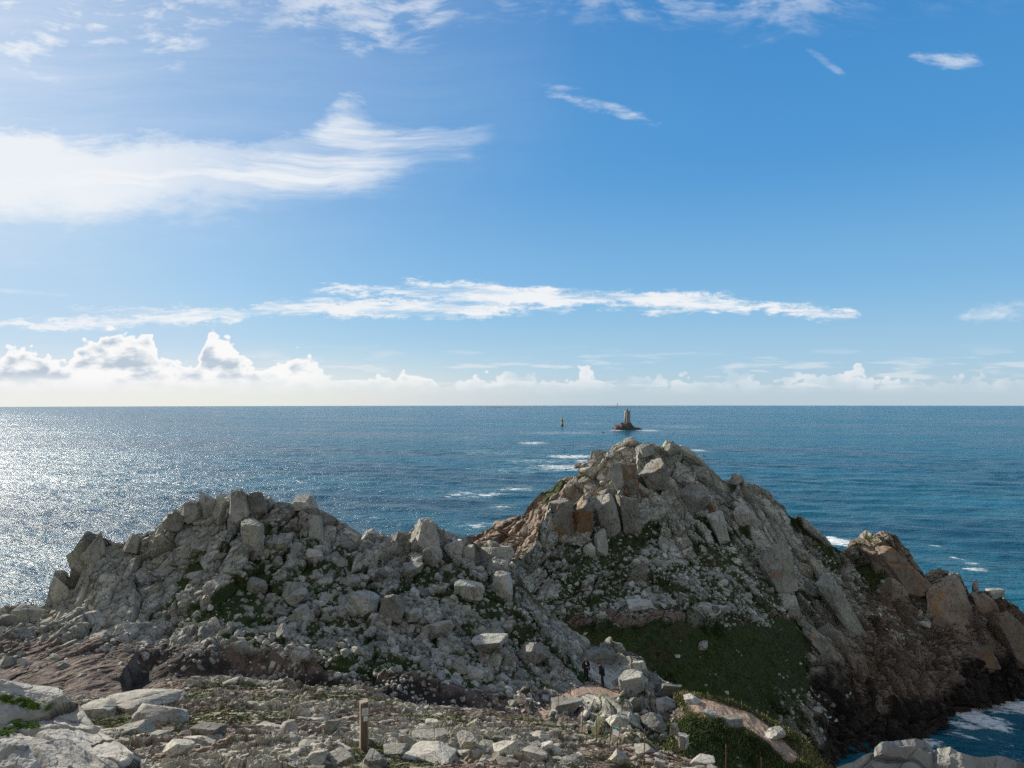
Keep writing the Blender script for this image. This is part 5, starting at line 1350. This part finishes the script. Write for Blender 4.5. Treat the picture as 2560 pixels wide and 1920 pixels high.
def backlit(name, col):
    m = plain(name, col, 0.5, noise_amt=0.05); t = NT(m.node_tree)
    b = [n for n in t.n if n.type == 'BSDF_PRINCIPLED'][0]; out = [n for n in t.n if n.type == 'OUTPUT_MATERIAL'][0]
    tr = t.node('ShaderNodeBsdfTranslucent'); tr.inputs[0].default_value = (*col, 1)
    mx = t.node('ShaderNodeMixShader'); mx.inputs[0].default_value = 0.5
    t.l.new(b.outputs[0], mx.inputs[1]); t.l.new(tr.outputs[0], mx.inputs[2]); t.l.new(mx.outputs[0], out.inputs[0])
    return m
M['sheet'] = backlit('thin_white_plastic', (0.82, 0.80, 0.79))
M['green'] = backlit('green_print', (0.22, 0.70, 0.52))
M['green2'] = plain('dark_green_print', (0.03, 0.36, 0.22), 0.5, noise_amt=0.05)
M['ink'] = plain('grey_print', (0.30, 0.31, 0.32), 0.6)
M['boot'] = M['shoe']

def wood():
    m, t, b = new_mat('weathered_wood')
    tc = t.node('ShaderNodeTexCoord')
    g = t.noise(t.mapping(tc.outputs['Object'], (26, 26, 1.6)), 1.0, 6, 0.65)
    p = t.noise(t.mapping(tc.outputs['Object'], (6, 6, 2.0)), 1.0, 4, 0.6)
    c = t.mix(t.ss(g, 0.35, 0.65), (0.15, 0.115, 0.085), (0.36, 0.32, 0.26))
    c = t.mix(t.ss(p, 0.55, 0.66, 0, 0.7), c, (0.27, 0.28, 0.17))
    t.l.new(c, b.inputs['Base Color']); b.inputs['Roughness'].default_value = 0.9
    bump(t, b, g, 0.02, 0.9)
    return m
M['wood'] = wood()
def wood_dark():
    m, t, b = new_mat('dark_red_wood')
    tc = t.node('ShaderNodeTexCoord')
    g = t.noise(t.mapping(tc.outputs['Object'], (40, 40, 2.0)), 1.0, 6, 0.65)
    c = t.mix(t.ss(g, 0.35, 0.65), (0.085, 0.055, 0.045), (0.19, 0.13, 0.105))
    t.l.new(c, b.inputs['Base Color']); b.inputs['Roughness'].default_value = 0.9
    bump(t, b, g, 0.02, 0.9)
    return m
M['wood2'] = wood_dark()

# ------------------------------------------------------------------ things out at sea
def sea_pt(u, v):
    """where the curved sea is seen at (u, v)"""
    q = (v - V0) / F
    disc = q * q - 2 * H / EARTH
    D = EARTH * (q - math.sqrt(disc))
    x = (u - 1280) / F * D
    return np.array([x, D, -D * D / (2 * EARTH)])
def islet(name, prof, vw, depth, mat, seed, label, cat, rough=0.18, n=90, **kw):
    """rocky islet: crest profile across the view [(u, v)], waterline at vw"""
    u0, u1 = prof[0][0], prof[-1][0]
    c = sea_pt((u0 + u1) / 2, vw); k = c[1] / F
    us = np.linspace(u0, u1, n); hs = (vw - np.interp(us, [p[0] for p in prof], [p[1] for p in prof])) * k
    ts = np.linspace(-1, 1, n // 2)
    X = (us - (u0 + u1) / 2)[None, :] * k + 0 * ts[:, None]; Y = ts[:, None] * depth + 0 * us[None, :]
    fall = np.sqrt(np.clip(1 - ts ** 2, 0, 1))[:, None] ** 0.8
    hmax = hs.max()
    b1, _, _ = blocks(X, Y, hmax * 0.5, seed, tilt=0.5, step=0.2, crack=0.15)
    b2, _, _ = blocks(X, Y, hmax * 0.2, seed + 1, tilt=0.5, step=0.2, crack=0.15)
    Z = hs[None, :] * fall * (1 + 0.25 * fbm(X / hmax, Y / hmax, 3, seed)) + (b1 + b2) * rough * 3 * fall
    Z = Z - hmax * 0.12 * (1 - fall) - 0.5
    fr = grid_faces(*X.shape)
    me = mesh_from(name, np.stack([X, Y, Z], -1).reshape(-1, 3), fr[:, ::-1], mat)
    o = link(name, me, None, label, cat, loc=c, **kw)
    return o, c
def tower_islet():
    prof = [(1529, 1076), (1531, 1072), (1536, 1064), (1541, 1062), (1547, 1062), (1551, 1057.5), (1556, 1056.5), (1576, 1056.5), (1580, 1062), (1584, 1067), (1590, 1069), (1598, 1070.5), (1604, 1075)]
    o, c = islet('rock_islet', prof, 1074.0, 22, M['reef'], 510, 'dark rock islet carrying the lighthouse, foam at its waterline', 'islet')
    k = c[1] / F
    base = empty('lighthouse', (c[0] + (1568.0 - 1566.5) * k, c[1] - 2, c[2] + 12.5), R(18), label='grey granite lighthouse with a dark lantern on the rock islet', cat='lighthouse')
    bm = bmesh.new(); h = 26.0
    add_box(bm, (0, 0, h / 2), (9.8, 9.2, h), taper=0.90)
    bm_obj('tower', bm, M['stone'], base)
    bm = bmesh.new(); add_lathe(bm, [(4.3, 0), (3.8, h - 0.3)], 24, (-2.6, 1.0, 0)); bm_obj('round_turret', bm, M['stone'], base, smooth=True)
    bm = bmesh.new(); add_box(bm, (0, 0, h + 0.6), (10.2, 9.6, 1.2)); bm_obj('cornice', bm, M['stone'], base)
    bm = bmesh.new()
    for x in (-4.4, -2.2, 0, 2.2, 4.4):
        for y in (-4.2, 4.2): add_box(bm, (x, y, h + 1.8), (1.3, 0.7, 1.2))
    for y in (-2.1, 0, 2.1):
        for x in (-4.7, 4.7): add_box(bm, (x, y, h + 1.8), (0.7, 1.2, 1.2))
    bm_obj('battlements', bm, M['stone'], base)
    bm = bmesh.new(); add_lathe(bm, [(1.7, 0), (1.7, 1.1), (1.5, 1.1), (1.5, 3.3)], 12, (0, 0, h + 1.2)); lan = bm_obj('lantern', bm, M['dark_metal'], base)
    bm = bmesh.new(); add_lathe(bm, [(1.9, 0), (1.3, 0.9), (0.25, 1.5), (0.2, 2.6)], 12, (0, 0, h + 4.5)); bm_obj('roof', bm, M['dark_metal'], lan)
    for z in (5, 11, 17, 22):
        bm = bmesh.new(); w = 9.2 * (1 - 0.10 * z / h) / 2
        add_box(bm, (1.2, -w - 0.02, z), (0.9, 0.12, 1.6)); bm_obj('window', bm, M['window'], base)
    bm = bmesh.new(); add_box(bm, (1.2, -4.66, 1.3), (1.6, 0.15, 2.6)); bm_obj('door', bm, M['window'], base)
tower_islet()
def beacon():
    c = sea_pt(1405.2, 1064.5); k = c[1] / F
    o = empty('beacon_tower', c, 0, label='yellow and black banded beacon tower standing in the sea left of the lighthouse', cat='beacon')
    z = -1.0
    for nm, r0, r1, hh, mt in (('base', 3.4, 3.3, 4.2, 'black'), ('lower_band', 3.2, 3.0, 3.6, 'concrete'), ('yellow_band', 2.95, 2.8, 4.2, 'yellow'), ('black_band', 2.6, 2.6, 2.6, 'black'), ('upper_band', 2.5, 2.4, 4.0, 'yellow')):
        bm = bmesh.new(); add_lathe(bm, [(r0, 0), (r1, hh)], 20, (0, 0, z)); bm_obj(nm, bm, M[mt], o); z += hh
    bm = bmesh.new(); add_tube(bm, (0, 0, z), (0, 0, z + 4.5), 0.25); mast = bm_obj('mast', bm, M['black'], o)
    bm = bmesh.new(); add_lathe(bm, [(1.1, 0), (0.1, 1.3)], 10, (0, 0, z + 2.9)); add_lathe(bm, [(0.1, 0), (1.1, 1.3)], 10, (0, 0, z + 1.2)); bm_obj('topmark', bm, M['black'], mast)
beacon()
for prof, vw, dep, lab in [
    ([(1432, 1171), (1436, 1161), (1442, 1157), (1449, 1156), (1453, 1160), (1458, 1153), (1466, 1151), (1476, 1155), (1484, 1171)], 1168, 8, 'dark jagged reef touching the left edge of the headland top'),
    ([(1383, 1139.5), (1386, 1137), (1390, 1137), (1393, 1139.5)], 1139, 3, 'small dark rock, leftmost in the foam patch off the headland'),
    ([(1414, 1139.5), (1418, 1136.5), (1424, 1137), (1428, 1139.5)], 1139, 3, 'small dark rock in the middle of the foam patch off the headland'),
    ([(1454, 1139.5), (1458, 1135.5), (1464, 1136), (1470, 1139.5)], 1139, 3, 'small dark rock at the right end of the foam patch off the headland'),
    ([(1406, 1174), (1411, 1171), (1420, 1171.5), (1426, 1174)], 1173.5, 3, 'flat dark rock awash in the nearer foam patch'),
    ([(1750, 1142), (1755, 1137.5), (1761, 1137.5), (1768, 1142)], 1141, 4, 'dark rock in the foam right of the headland top'),
    ([(1500, 1081.5), (1505, 1078.5), (1511, 1079), (1516, 1081.5)], 1081, 6, 'low dark rock in the white streak left of the lighthouse islet')]:
    islet('reef_rock', prof, vw, dep, M['reef'], int(prof[0][0]), lab, 'sea rock', n=44)

def far_island():
    us = np.linspace(1165, 1720, 400); D = 9000.0
    h = 4 + 7 * np.clip(fbm(us * 0.03, us * 0, 4, 601) + 0.5, 0, 1.5)
    h *= np.clip(np.minimum((us - 1165) / 40, (1720 - us) / 60), 0, 1)
    c = np.array([0, D, -D * D / 2 / EARTH])
    X = (us - 1280) / F * D
    ts = np.linspace(-1, 1, 9)
    Z = h[None, :] * (1 - ts[:, None] ** 2) - 0.8
    P = np.stack([X[None, :] + 0 * Z, c[1] + ts[:, None] * 150 + 0 * Z, c[2] + Z], -1)
    m = plain('far_island_land', (0.10, 0.11, 0.10), 0.95, sc=0.01)
    link('island', mesh_from('island', P.reshape(-1, 3), grid_faces(9, 400)[:, ::-1], m), kind='structure')
    x = (1543 - 1280) / F * D
    o = empty('distant_lighthouse', (x, D, c[2] + 5), label='thin distant lighthouse on the horizon behind the granite one', cat='lighthouse')
    bm = bmesh.new(); add_lathe(bm, [(4.5, 0), (3.6, 44)], 12); bm_obj('tower', bm, M['concrete'], o)
    bm = bmesh.new(); add_lathe(bm, [(5.2, 0), (5.2, 1.5), (3.2, 1.5), (3.2, 6), (0.4, 10)], 12, (0, 0, 44)); bm_obj('lantern', bm, M['dark_metal'], o)
    for k, (u, w) in enumerate(((1404, 9), (1422, 14), (1434, 10), (1454, 11), (1486, 10), (1502, 8))):
        wh = ('first', 'second', 'third', 'fourth', 'fifth', 'last')[k]
        hx = (u - 1280) / F * D
        o = empty('house', (hx, D - 60, c[2] + 6.5), label=wh + ' tiny white house from the left in the row on the far low island', cat='house', group='white houses on the far island')
        bm = bmesh.new(); add_box(bm, (0, 0, 2.5), (w, 8, 5)); bm_obj('wall', bm, M['white'], o)
        bm = bmesh.new(); add_box(bm, (0, 0, 6.2), (w + 1, 9, 2.4), taper=0.4); bm_obj('roof', bm, M['dark_metal'], o)
far_island()

# ------------------------------------------------------------------ wooden post with two plates
def spot(u, v):
    """ground point seen at (u, v): foreground sheet when in front of its rim, else the ridge sheet"""
    sh = SA if v > crA(u) + 2 else SB
    i, j = sh.at(u, v); return sh.P[i, j].copy()
def post():
    p = spot(908, 1872); d = p[1]; k = d / F
    hgt = 114 * k; w = 19.5 * k
    o = empty('wooden_post', (p[0], p[1], p[2] - 0.05), R(19), label='thick weathered wooden marker post with two white plates, in the foreground', cat='post')
    hgt += 0.05
    bm = bmesh.new(); add_box(bm, (0, 0, hgt / 2), (w, w, hgt), taper=1.02)
    bmesh.ops.bevel(bm, geom=list(bm.edges), offset=0.012, segments=2, affect='EDGES')
    bmesh.ops.subdivide_edges(bm, edges=[e for e in bm.edges if e.calc_length() > 0.3], cuts=12, use_grid_fill=True)
    for v in bm.verts:
        f = fbm(np.array([v.co.z * 3.0]), np.array([v.co.x * 9 + v.co.y * 7]), 3, 701)[0]
        v.co.x += 0.012 * f; v.co.y += 0.010 * f
        if v.co.z > hgt - 0.05: v.co.z += 0.16 * v.co.x + 0.03 * f
    bm_obj('post', bm, M['wood'], o)
    bm = bmesh.new(); add_box(bm, (0.008, -w / 2 - 0.008, hgt * 0.5), (w * 0.60, 0.016, hgt * 0.98)); bm_obj('front_strip', bm, M['wood2'], o)  # darker reddish strip over the front of the post
    cap = bmesh.new(); add_box(cap, (0, -0.004, hgt + 0.012), (w * 1.06, w * 1.1, 0.035), taper=0.9)
    for v in cap.verts: v.co.z += 0.16 * v.co.x
    bm_obj('cap', cap, M['wood'], o)
    top = hgt - 10 * k
    bm = bmesh.new(); add_box(bm, (0.012, -w / 2 - 0.022, top - 9 * k), (w * 0.80, 0.012, 18 * k)); pl = bm_obj('plate', bm, M['plaque'], o)
    bm = bmesh.new()
    for q in range(6): add_box(bm, (0.006 + 0.004 * (q % 2), -w / 2 - 0.030, top - (3.0 + 2.4 * q) * k), (w * (0.56 - 0.06 * (q % 3)), 0.003, 0.55 * k))
    bm_obj('printed_lines', bm, M['ink'], pl)
    bm = bmesh.new(); add_box(bm, (0.022, -w / 2 - 0.022, top - 26 * k), (w * 0.50, 0.012, 11.5 * k)); pl = bm_obj('plate', bm, M['white'], o)
    bm = bmesh.new(); add_box(bm, (0.030, -w / 2 - 0.030, top - 26 * k), (1.1 * k, 0.003, 6 * k)); add_box(bm, (0.018, -w / 2 - 0.030, top - 24 * k), (2.4 * k, 0.003, 0.9 * k))
    bm_obj('printed_mark', bm, M['ink'], pl)
post()

# ------------------------------------------------------------------ rusty stakes and the notice board
def stake(ub, vb, ut, vt, lab, r=0.017):
    p = spot(ub, vb); d = p[1]
    top = pt(ut, vt, d)
    o = empty('fence_stake', p, label=lab, cat='stake', group='rusty fence stakes')
    bm = bmesh.new(); t = Vector(top - p); add_tube(bm, (0, 0, -0.12), t, r, 6, 0.012)
    s = bm_obj('rod', bm, M['rust'], o)
    bm = bmesh.new()
    q = t * 0.93; add_tube(bm, q + Vector((-0.0, -r * 2.2, 0)), q + Vector((0.0, r * 2.2, 0.01)), r * 0.8, 6, segs=1); bm_obj('wire_eye', bm, M['rust'], o)
for a in [(1371, 1753, 1372, 1712, 'rusty stake at the upper end of the dirt track, leftmost of the row'),
          (1394, 1786, 1395, 1729, 'rusty stake on the left bank of the dirt track'),
          (1415, 1818, 1421, 1762, 'leaning rusty stake in front of the pale flat-bottomed boulder'),
          (1422, 1764, 1427, 1719, 'rusty stake standing behind the pale flat-bottomed boulder'),
          (1453, 1832, 1456, 1771, 'rusty stake at the right end of the pale flat-bottomed boulder'),
          (1483, 1790, 1484, 1750, 'short rusty stake in the shade right of the pale boulder'),
          (1489, 1850, 1491, 1803, 'rusty stake between the pale boulder and the notice board'),
          (1567, 1806, 1568, 1758, 'rusty stake in the hollow behind the notice board'),
          (1608, 1898, 1611, 1822, 'tall rusty stake right of the notice board, on the sunlit rim'),
          (1632, 1803, 1635, 1734, 'rusty stake, left one of the close pair by the large boulders'),
          (1636, 1790, 1638, 1736, 'rusty stake, right one of the close pair by the large boulders'),
          (1691, 1910, 1694, 1812, 'tallest rusty stake, at the end of the sunlit rim'),
          (1814, 1950, 1814, 1861, 'rusty stake against the dark grass, foot below the picture edge'),
          (1902, 1960, 1902, 1893, 'rusty stake nearest the right, cut by the picture edge')]:
    stake(*a)
def notice():
    p1 = spot(1522, 1870); d1 = p1[1]; p2 = spot(1540, 1871); d2 = d1
    o = empty('notice_board', p1, label='small white notice with a green header on two rusty stakes', cat='sign')
    L = lambda u, v, dd=0.0: Vector(pt(u, v, d1 + dd) - p1)
    bm = bmesh.new(); add_tube(bm, L(1522, 1873), L(1529, 1808), 0.017, 6); bm_obj('stake', bm, M['rust'], o)
    bm = bmesh.new(); add_tube(bm, L(1540, 1874), L(1550, 1810), 0.017, 6); bm_obj('stake', bm, M['rust'], o)
    def quad(a, b, c, e, y, mat, name, par, th=0.01):
        bm = bmesh.new(); fr = [bm.verts.new(L(*q) + Vector((0, y, 0))) for q in (a, b, c, e)]; bk = [bm.verts.new(v.co + Vector((0, th, 0))) for v in fr]
        bm.faces.new(fr); bm.faces.new(bk[::-1])
        for k in range(4): bm.faces.new((fr[(k + 1) % 4], fr[k], bk[k], bk[(k + 1) % 4]))
        return bm_obj(name, bm, mat, par)
    A, B, Cc, Dd = (1528.5, 1834), (1545, 1841), (1547.5, 1820.5), (1530, 1814)
    pn = quad(A, B, Cc, Dd, -0.04, M['sheet'], 'panel', o)
    lerp = lambda s, t_: tuple((A[i] * (1 - s) + B[i] * s) * (1 - t_) + (Dd[i] * (1 - s) + Cc[i] * s) * t_ for i in (0, 1))
    quad(lerp(0, .72), lerp(1, .72), lerp(1, 1), lerp(0, 1), -0.046, M['green'], 'header', pn, 0.005)
    quad(lerp(.14, .70), lerp(.32, .70), lerp(.32, .92), lerp(.14, .92), -0.050, M['green2'], 'printed_emblem', pn, 0.003)
    quad(lerp(.68, .66), lerp(.88, .66), lerp(.88, .90), lerp(.68, .90), -0.050, M['green2'], 'printed_emblem', pn, 0.003)
    for q in range(5):
        y0 = .60 - q * .11
        quad(lerp(.12, y0 - .02), lerp(.86 - .1 * (q % 2), y0 - .02), lerp(.86 - .1 * (q % 2), y0), lerp(.12, y0), -0.046, M['ink'], 'printed_line', pn, 0.002)
notice()

# ------------------------------------------------------------------ the two walkers
def skin(name, nodes, edges, mat, parent, root, sub=2):
    """grow one continuous surface round a skeleton; nodes: name -> (x, y, z, radius)"""
    keys = list(nodes); idx = {k: i for i, k in enumerate(keys)}
    me = bpy.data.meshes.new('tmp'); me.from_pydata([nodes[k][:3] for k in keys], [(idx[a], idx[b]) for a, b in edges], [])
    ob = bpy.data.objects.new('tmp', me); COL.objects.link(ob)
    ob.modifiers.new('s', 'SKIN'); sm = ob.modifiers.new('d', 'SUBSURF'); sm.levels = sub; sm.render_levels = sub
    for k in keys:
        sv = me.skin_vertices[0].data[idx[k]]
        r = nodes[k][3]; sv.radius = (r, nodes[k][4] if len(nodes[k]) > 4 else r); sv.use_root = (k == root)
    dg = bpy.context.evaluated_depsgraph_get(); ev = ob.evaluated_get(dg)
    m2 = bpy.data.meshes.new_from_object(ev); m2.name = name
    bpy.data.objects.remove(ob); bpy.data.meshes.remove(me)
    m2.materials.clear(); m2.materials.append(mat)
    m2.polygons.foreach_set('use_smooth', [True] * len(m2.polygons))
    return link(name, m2, parent)
def hand(nodes, edges, wrist, pos, dirv, side, tag_):
    """palm, four curled fingers of different length and a thumb"""
    d = Vector(dirv).normalized(); w = Vector(side).normalized(); up = d.cross(w)
    P = Vector(pos)
    nodes[tag_ + 'palm'] = (*(P + d * 0.045), 0.026, 0.018); edges.append((wrist, tag_ + 'palm'))
    nodes[tag_ + 'kn'] = (*(P + d * 0.085), 0.028, 0.014); edges.append((tag_ + 'palm', tag_ + 'kn'))
    for q, (o_, ln) in enumerate(((-0.030, 0.068), (-0.010, 0.080), (0.010, 0.075), (0.028, 0.058))):
        a = P + d * 0.09 + w * o_
        b = a + d * ln * 0.5 + up * 0.008; c = b + d * ln * 0.4 + up * 0.022
        for nm, c_, r in (('a', a, .009), ('b', b, .0085), ('c', c, .0075)): nodes[f'{tag_}{q}{nm}'] = (*c_, r)
        edges += [(tag_ + 'kn', f'{tag_}{q}a'), (f'{tag_}{q}a', f'{tag_}{q}b'), (f'{tag_}{q}b', f'{tag_}{q}c')]
    a = P + d * 0.03 - w * 0.03; b = a + d * 0.03 - w * 0.018
    nodes[tag_ + 'ta'] = (*a, .011); nodes[tag_ + 'tb'] = (*b, .010); edges += [(tag_ + 'palm', tag_ + 'ta'), (tag_ + 'ta', tag_ + 'tb')]
def head(parent, c, tilt, yaw, hair=None, hat=None):
    """face looks along -y before tilt and yaw"""
    v, f = ICO[4]
    p = v.copy()
    p = p * np.array([0.075, 0.095, 0.115])
    jaw = sstep(-p[:, 2], 0.0, 0.11); p[:, 0] *= 1 - 0.30 * jaw; p[:, 1] *= 1 - 0.15 * jaw
    nose = np.exp(-((p[:, 0] / 0.013) ** 2 + ((p[:, 2] + 0.012) / 0.026) ** 2)) * (p[:, 1] < 0); p[:, 1] -= 0.024 * nose
    for sx in (-1, 1):
        e = np.exp(-(((p[:, 0] - sx * .03) / 0.014) ** 2 + ((p[:, 2] - 0.012) / 0.012) ** 2)) * (p[:, 1] < 0); p[:, 1] += 0.010 * e
        ear = np.exp(-(((p[:, 1] - .005) / 0.018) ** 2 + ((p[:, 2]) / 0.028) ** 2)) * (p[:, 0] * sx > 0); p[:, 0] += sx * 0.016 * ear
    lip = np.exp(-((p[:, 0] / 0.024) ** 2 + ((p[:, 2] + 0.05) / 0.008) ** 2)) * (p[:, 1] < 0); p[:, 1] -= 0.006 * lip
    rm = np.array(Euler((tilt, 0, yaw)).to_matrix())
    o = link('head', mesh_from('head', p @ rm.T + np.array(c), f, M['skin'], smooth=True), parent)
    for sx in (-1, 1):
        ev = ICO[2][0] * 0.009 + np.array([sx * .03, -0.083, 0.012])
        link('eye', mesh_from('eye', ev @ rm.T + np.array(c), ICO[2][1], M['black'], smooth=True), o)
    def shell(name, mat, keep, s, off=(0, 0, 0)):
        q = v * np.array([0.075, 0.095, 0.115]) * s
        kf = keep(v)[f].all(1)
        n_ = fbm(q[:, 0] * 60, q[:, 2] * 20 + q[:, 1] * 30, 3, 5)
        q = q * (1 + 0.04 * n_)[:, None] + np.array(off)
        return link(name, mesh_from(name, q @ rm.T + np.array(c), f[kf], mat, smooth=True), parent)
    if hair: shell('hair', M[hair], lambda a: (a[:, 1] > -0.45) | (a[:, 2] > 0.55), 1.12)
    if hat: shell('hat', M[hat], lambda a: a[:, 2] > 0.12, 1.16, (0, 0, 0.01))
    return o
def walker_front():
    p = spot(1464, 1703); d = p[1]
    s = (58 / F * d) / 1.70
    o = empty('person', p, R(4), label='person in a dark coat and pale scarf facing the camera, left of the two walkers', cat='person', group='walkers on the rocks')
    o.scale = (s, s, s)
    n = {'pel': (0, 0, .90, .12, .10), 'wst': (0, 0, 1.06, .12, .09), 'chs': (0, .01, 1.26, .15, .10), 'nck': (0, 0, 1.42, .055), 'hd': (0, -.01, 1.50, .055),
         'shL': (-.17, .01, 1.37, .06), 'elL': (-.25, .04, 1.12, .045), 'wrL': (-.25, -.06, .88, .030),
         'shR': (.17, .01, 1.37, .06), 'elR': (.26, .02, 1.14, .045), 'wrR': (.13, -.18, 1.05, .030),
         'hpL': (-.09, 0, .84, .09), 'knL': (-.10, -.03, .47, .06), 'anL': (-.10, .01, .10, .04), 'tL': (-.11, -.13, .04, .035),
         'hpR': (.09, 0, .84, .09), 'knR': (.10, -.02, .48, .06), 'anR': (.11, .03, .10, .04), 'tR': (.14, -.11, .04, .035)}
    e = [('pel', 'wst'), ('wst', 'chs'), ('chs', 'nck'), ('nck', 'hd'), ('chs', 'shL'), ('shL', 'elL'), ('elL', 'wrL'), ('chs', 'shR'), ('shR', 'elR'), ('elR', 'wrR'),
         ('pel', 'hpL'), ('hpL', 'knL'), ('knL', 'anL'), ('anL', 'tL'), ('pel', 'hpR'), ('hpR', 'knR'), ('knR', 'anR'), ('anR', 'tR')]
    hn, he = dict(n), list(e)
    hand(hn, he, 'wrL', n['wrL'][:3], (0, -.25, -1), (0, 1, 0), 'l'); hand(hn, he, 'wrR', n['wrR'][:3], (-1, -.3, .1), (0, 0, 1), 'r')
    skin('body', hn, he, M['skin'], o, 'pel')
    g = lambda k, r, r2=None: (*n[k][:3], r, r2 if r2 else r)
    skin('coat', {'hem': (0, 0, .70, .20, .15), 'pel': g('pel', .19, .145), 'wst': g('wst', .17, .13), 'chs': g('chs', .185, .14), 'nck': (0, 0, 1.40, .085),
                  'shL': g('shL', .09), 'elL': g('elL', .070), 'wrL': g('wrL', .052), 'shR': g('shR', .09), 'elR': g('elR', .070), 'wrR': g('wrR', .052)},
         [('hem', 'pel'), ('pel', 'wst'), ('wst', 'chs'), ('chs', 'nck'), ('chs', 'shL'), ('shL', 'elL'), ('elL', 'wrL'), ('chs', 'shR'), ('shR', 'elR'), ('elR', 'wrR')], M['coat'], o, 'pel')
    skin('trousers', {'pel': g('pel', .14, .12), 'hpL': g('hpL', .11), 'knL': g('knL', .082), 'anL': g('anL', .068), 'hpR': g('hpR', .11), 'knR': g('knR', .082), 'anR': g('anR', .068)},
         [('pel', 'hpL'), ('hpL', 'knL'), ('knL', 'anL'), ('pel', 'hpR'), ('hpR', 'knR'), ('knR', 'anR')], M['trousers'], o, 'pel')
    for sx, a, t_ in ((-1, 'anL', 'tL'), (1, 'anR', 'tR')):
        x, y, z = n[a][:3]; X, Y, Z = n[t_][:3]
        skin('shoe', {'a': (x, y + .04, .055, .045), 'b': (x, y - .02, .06, .066), 'c': (X, Y, .045, .056)}, [('a', 'b'), ('b', 'c')], M['shoe'], o, 'b')
    skin('scarf', {'a': (-.05, -.12, 1.36, .04), 'b': (.0, -.15, 1.31, .05), 'c': (.02, -.165, 1.22, .045)}, [('a', 'b'), ('b', 'c')], M['scarf'], o, 'b')
    head(o, (0, -.02, 1.575), R(14), R(0), hair='hair')
    skin('long_hair', {'a': (0, .05, 1.60, .085), 'b': (-.07, .05, 1.48, .06), 'c': (-.09, .02, 1.38, .05), 'd': (.07, .05, 1.48, .06), 'e': (.09, .02, 1.38, .05)}, [('a', 'b'), ('b', 'c'), ('a', 'd'), ('d', 'e')], M['hair'], o, 'a')
    b = bmesh.new(); add_box(b, (.27, .08, .86), (.10, .16, .22)); bmesh.ops.bevel(b, geom=list(b.edges), offset=.02, segments=2, affect='EDGES')
    bag = bm_obj('shoulder_bag', b, M['coat'], None, loc=None, label='dark shoulder bag at the hip of the walker facing the camera', cat='bag')
    bag.matrix_world = Matrix.Translation(Vector(p)) @ Matrix.Rotation(R(4), 4, 'Z') @ Matrix.Scale(s, 4)
def walker_side():
    p = spot(1504, 1713); d = p[1]
    s = (58 / F * d) / 1.62
    o = empty('person', p, R(-12), label='person in a wine-red beanie and navy coat, stooping, right of the two walkers', cat='person', group='walkers on the rocks')
    o.scale = (s, s, s)
    # seen from the side: forward is -x
    n = {'pel': (.02, 0, .86, .11, .11), 'wst': (-.02, 0, 1.02, .11, .11), 'chs': (-.13, 0, 1.22, .12, .14), 'nck': (-.20, 0, 1.36, .055), 'hd': (-.25, 0, 1.43, .055),
         'shL': (-.15, -.17, 1.30, .06), 'elL': (-.14, -.21, 1.04, .045), 'wrL': (-.18, -.18, .78, .030),
         'shR': (-.15, .17, 1.30, .06), 'elR': (-.12, .22, 1.05, .045), 'wrR': (-.14, .18, .84, .030),
         'hpL': (.02, -.08, .80, .09), 'knL': (-.03, -.08, .44, .06), 'anL': (.03, -.08, .10, .04), 'tL': (-.10, -.09, .04, .035),
         'hpR': (.02, .08, .80, .09), 'knR': (.0, .08, .45, .06), 'anR': (.09, .08, .10, .04), 'tR': (-.04, .09, .04, .035)}
    e = [('pel', 'wst'), ('wst', 'chs'), ('chs', 'nck'), ('nck', 'hd'), ('chs', 'shL'), ('shL', 'elL'), ('elL', 'wrL'), ('chs', 'shR'), ('shR', 'elR'), ('elR', 'wrR'),
         ('pel', 'hpL'), ('hpL', 'knL'), ('knL', 'anL'), ('anL', 'tL'), ('pel', 'hpR'), ('hpR', 'knR'), ('knR', 'anR'), ('anR', 'tR')]
    hn, he = dict(n), list(e)
    hand(hn, he, 'wrL', n['wrL'][:3], (-.25, 0, -1), (1, 0, 0), 'l'); hand(hn, he, 'wrR', n['wrR'][:3], (-.25, 0, -1), (1, 0, 0), 'r')
    skin('body', hn, he, M['skin'], o, 'pel')
    g = lambda k, r, r2=None: (*n[k][:3], r, r2 if r2 else r)
    skin('coat', {'hem': (.06, 0, .62, .17, .19), 'pel': g('pel', .16, .18), 'wst': g('wst', .15, .17), 'chs': g('chs', .155, .185), 'nck': (-.19, 0, 1.34, .085),
                  'shL': g('shL', .09), 'elL': g('elL', .070), 'wrL': g('wrL', .052), 'shR': g('shR', .09), 'elR': g('elR', .070), 'wrR': g('wrR', .052)},
         [('hem', 'pel'), ('pel', 'wst'), ('wst', 'chs'), ('chs', 'nck'), ('chs', 'shL'), ('shL', 'elL'), ('elL', 'wrL'), ('chs', 'shR'), ('shR', 'elR'), ('elR', 'wrR')], M['navy'], o, 'pel')
    skin('trousers', {'pel': g('pel', .14, .14), 'hpL': g('hpL', .11), 'knL': g('knL', .082), 'anL': g('anL', .068), 'hpR': g('hpR', .11), 'knR': g('knR', .082), 'anR': g('anR', .068)},
         [('pel', 'hpL'), ('hpL', 'knL'), ('knL', 'anL'), ('pel', 'hpR'), ('hpR', 'knR'), ('knR', 'anR')], M['trousers'], o, 'pel')
    for a, t_ in (('anL', 'tL'), ('anR', 'tR')):
        x, y, z = n[a][:3]; X, Y, Z = n[t_][:3]
        skin('shoe', {'a': (x + .04, y, .055, .045), 'b': (x - .02, y, .06, .066), 'c': (X, Y, .045, .056)}, [('a', 'b'), ('b', 'c')], M['shoe'], o, 'b')
    head(o, (-.30, 0, 1.49), R(28), R(-90), hair='hair', hat='beanie')
walker_front(); walker_side()
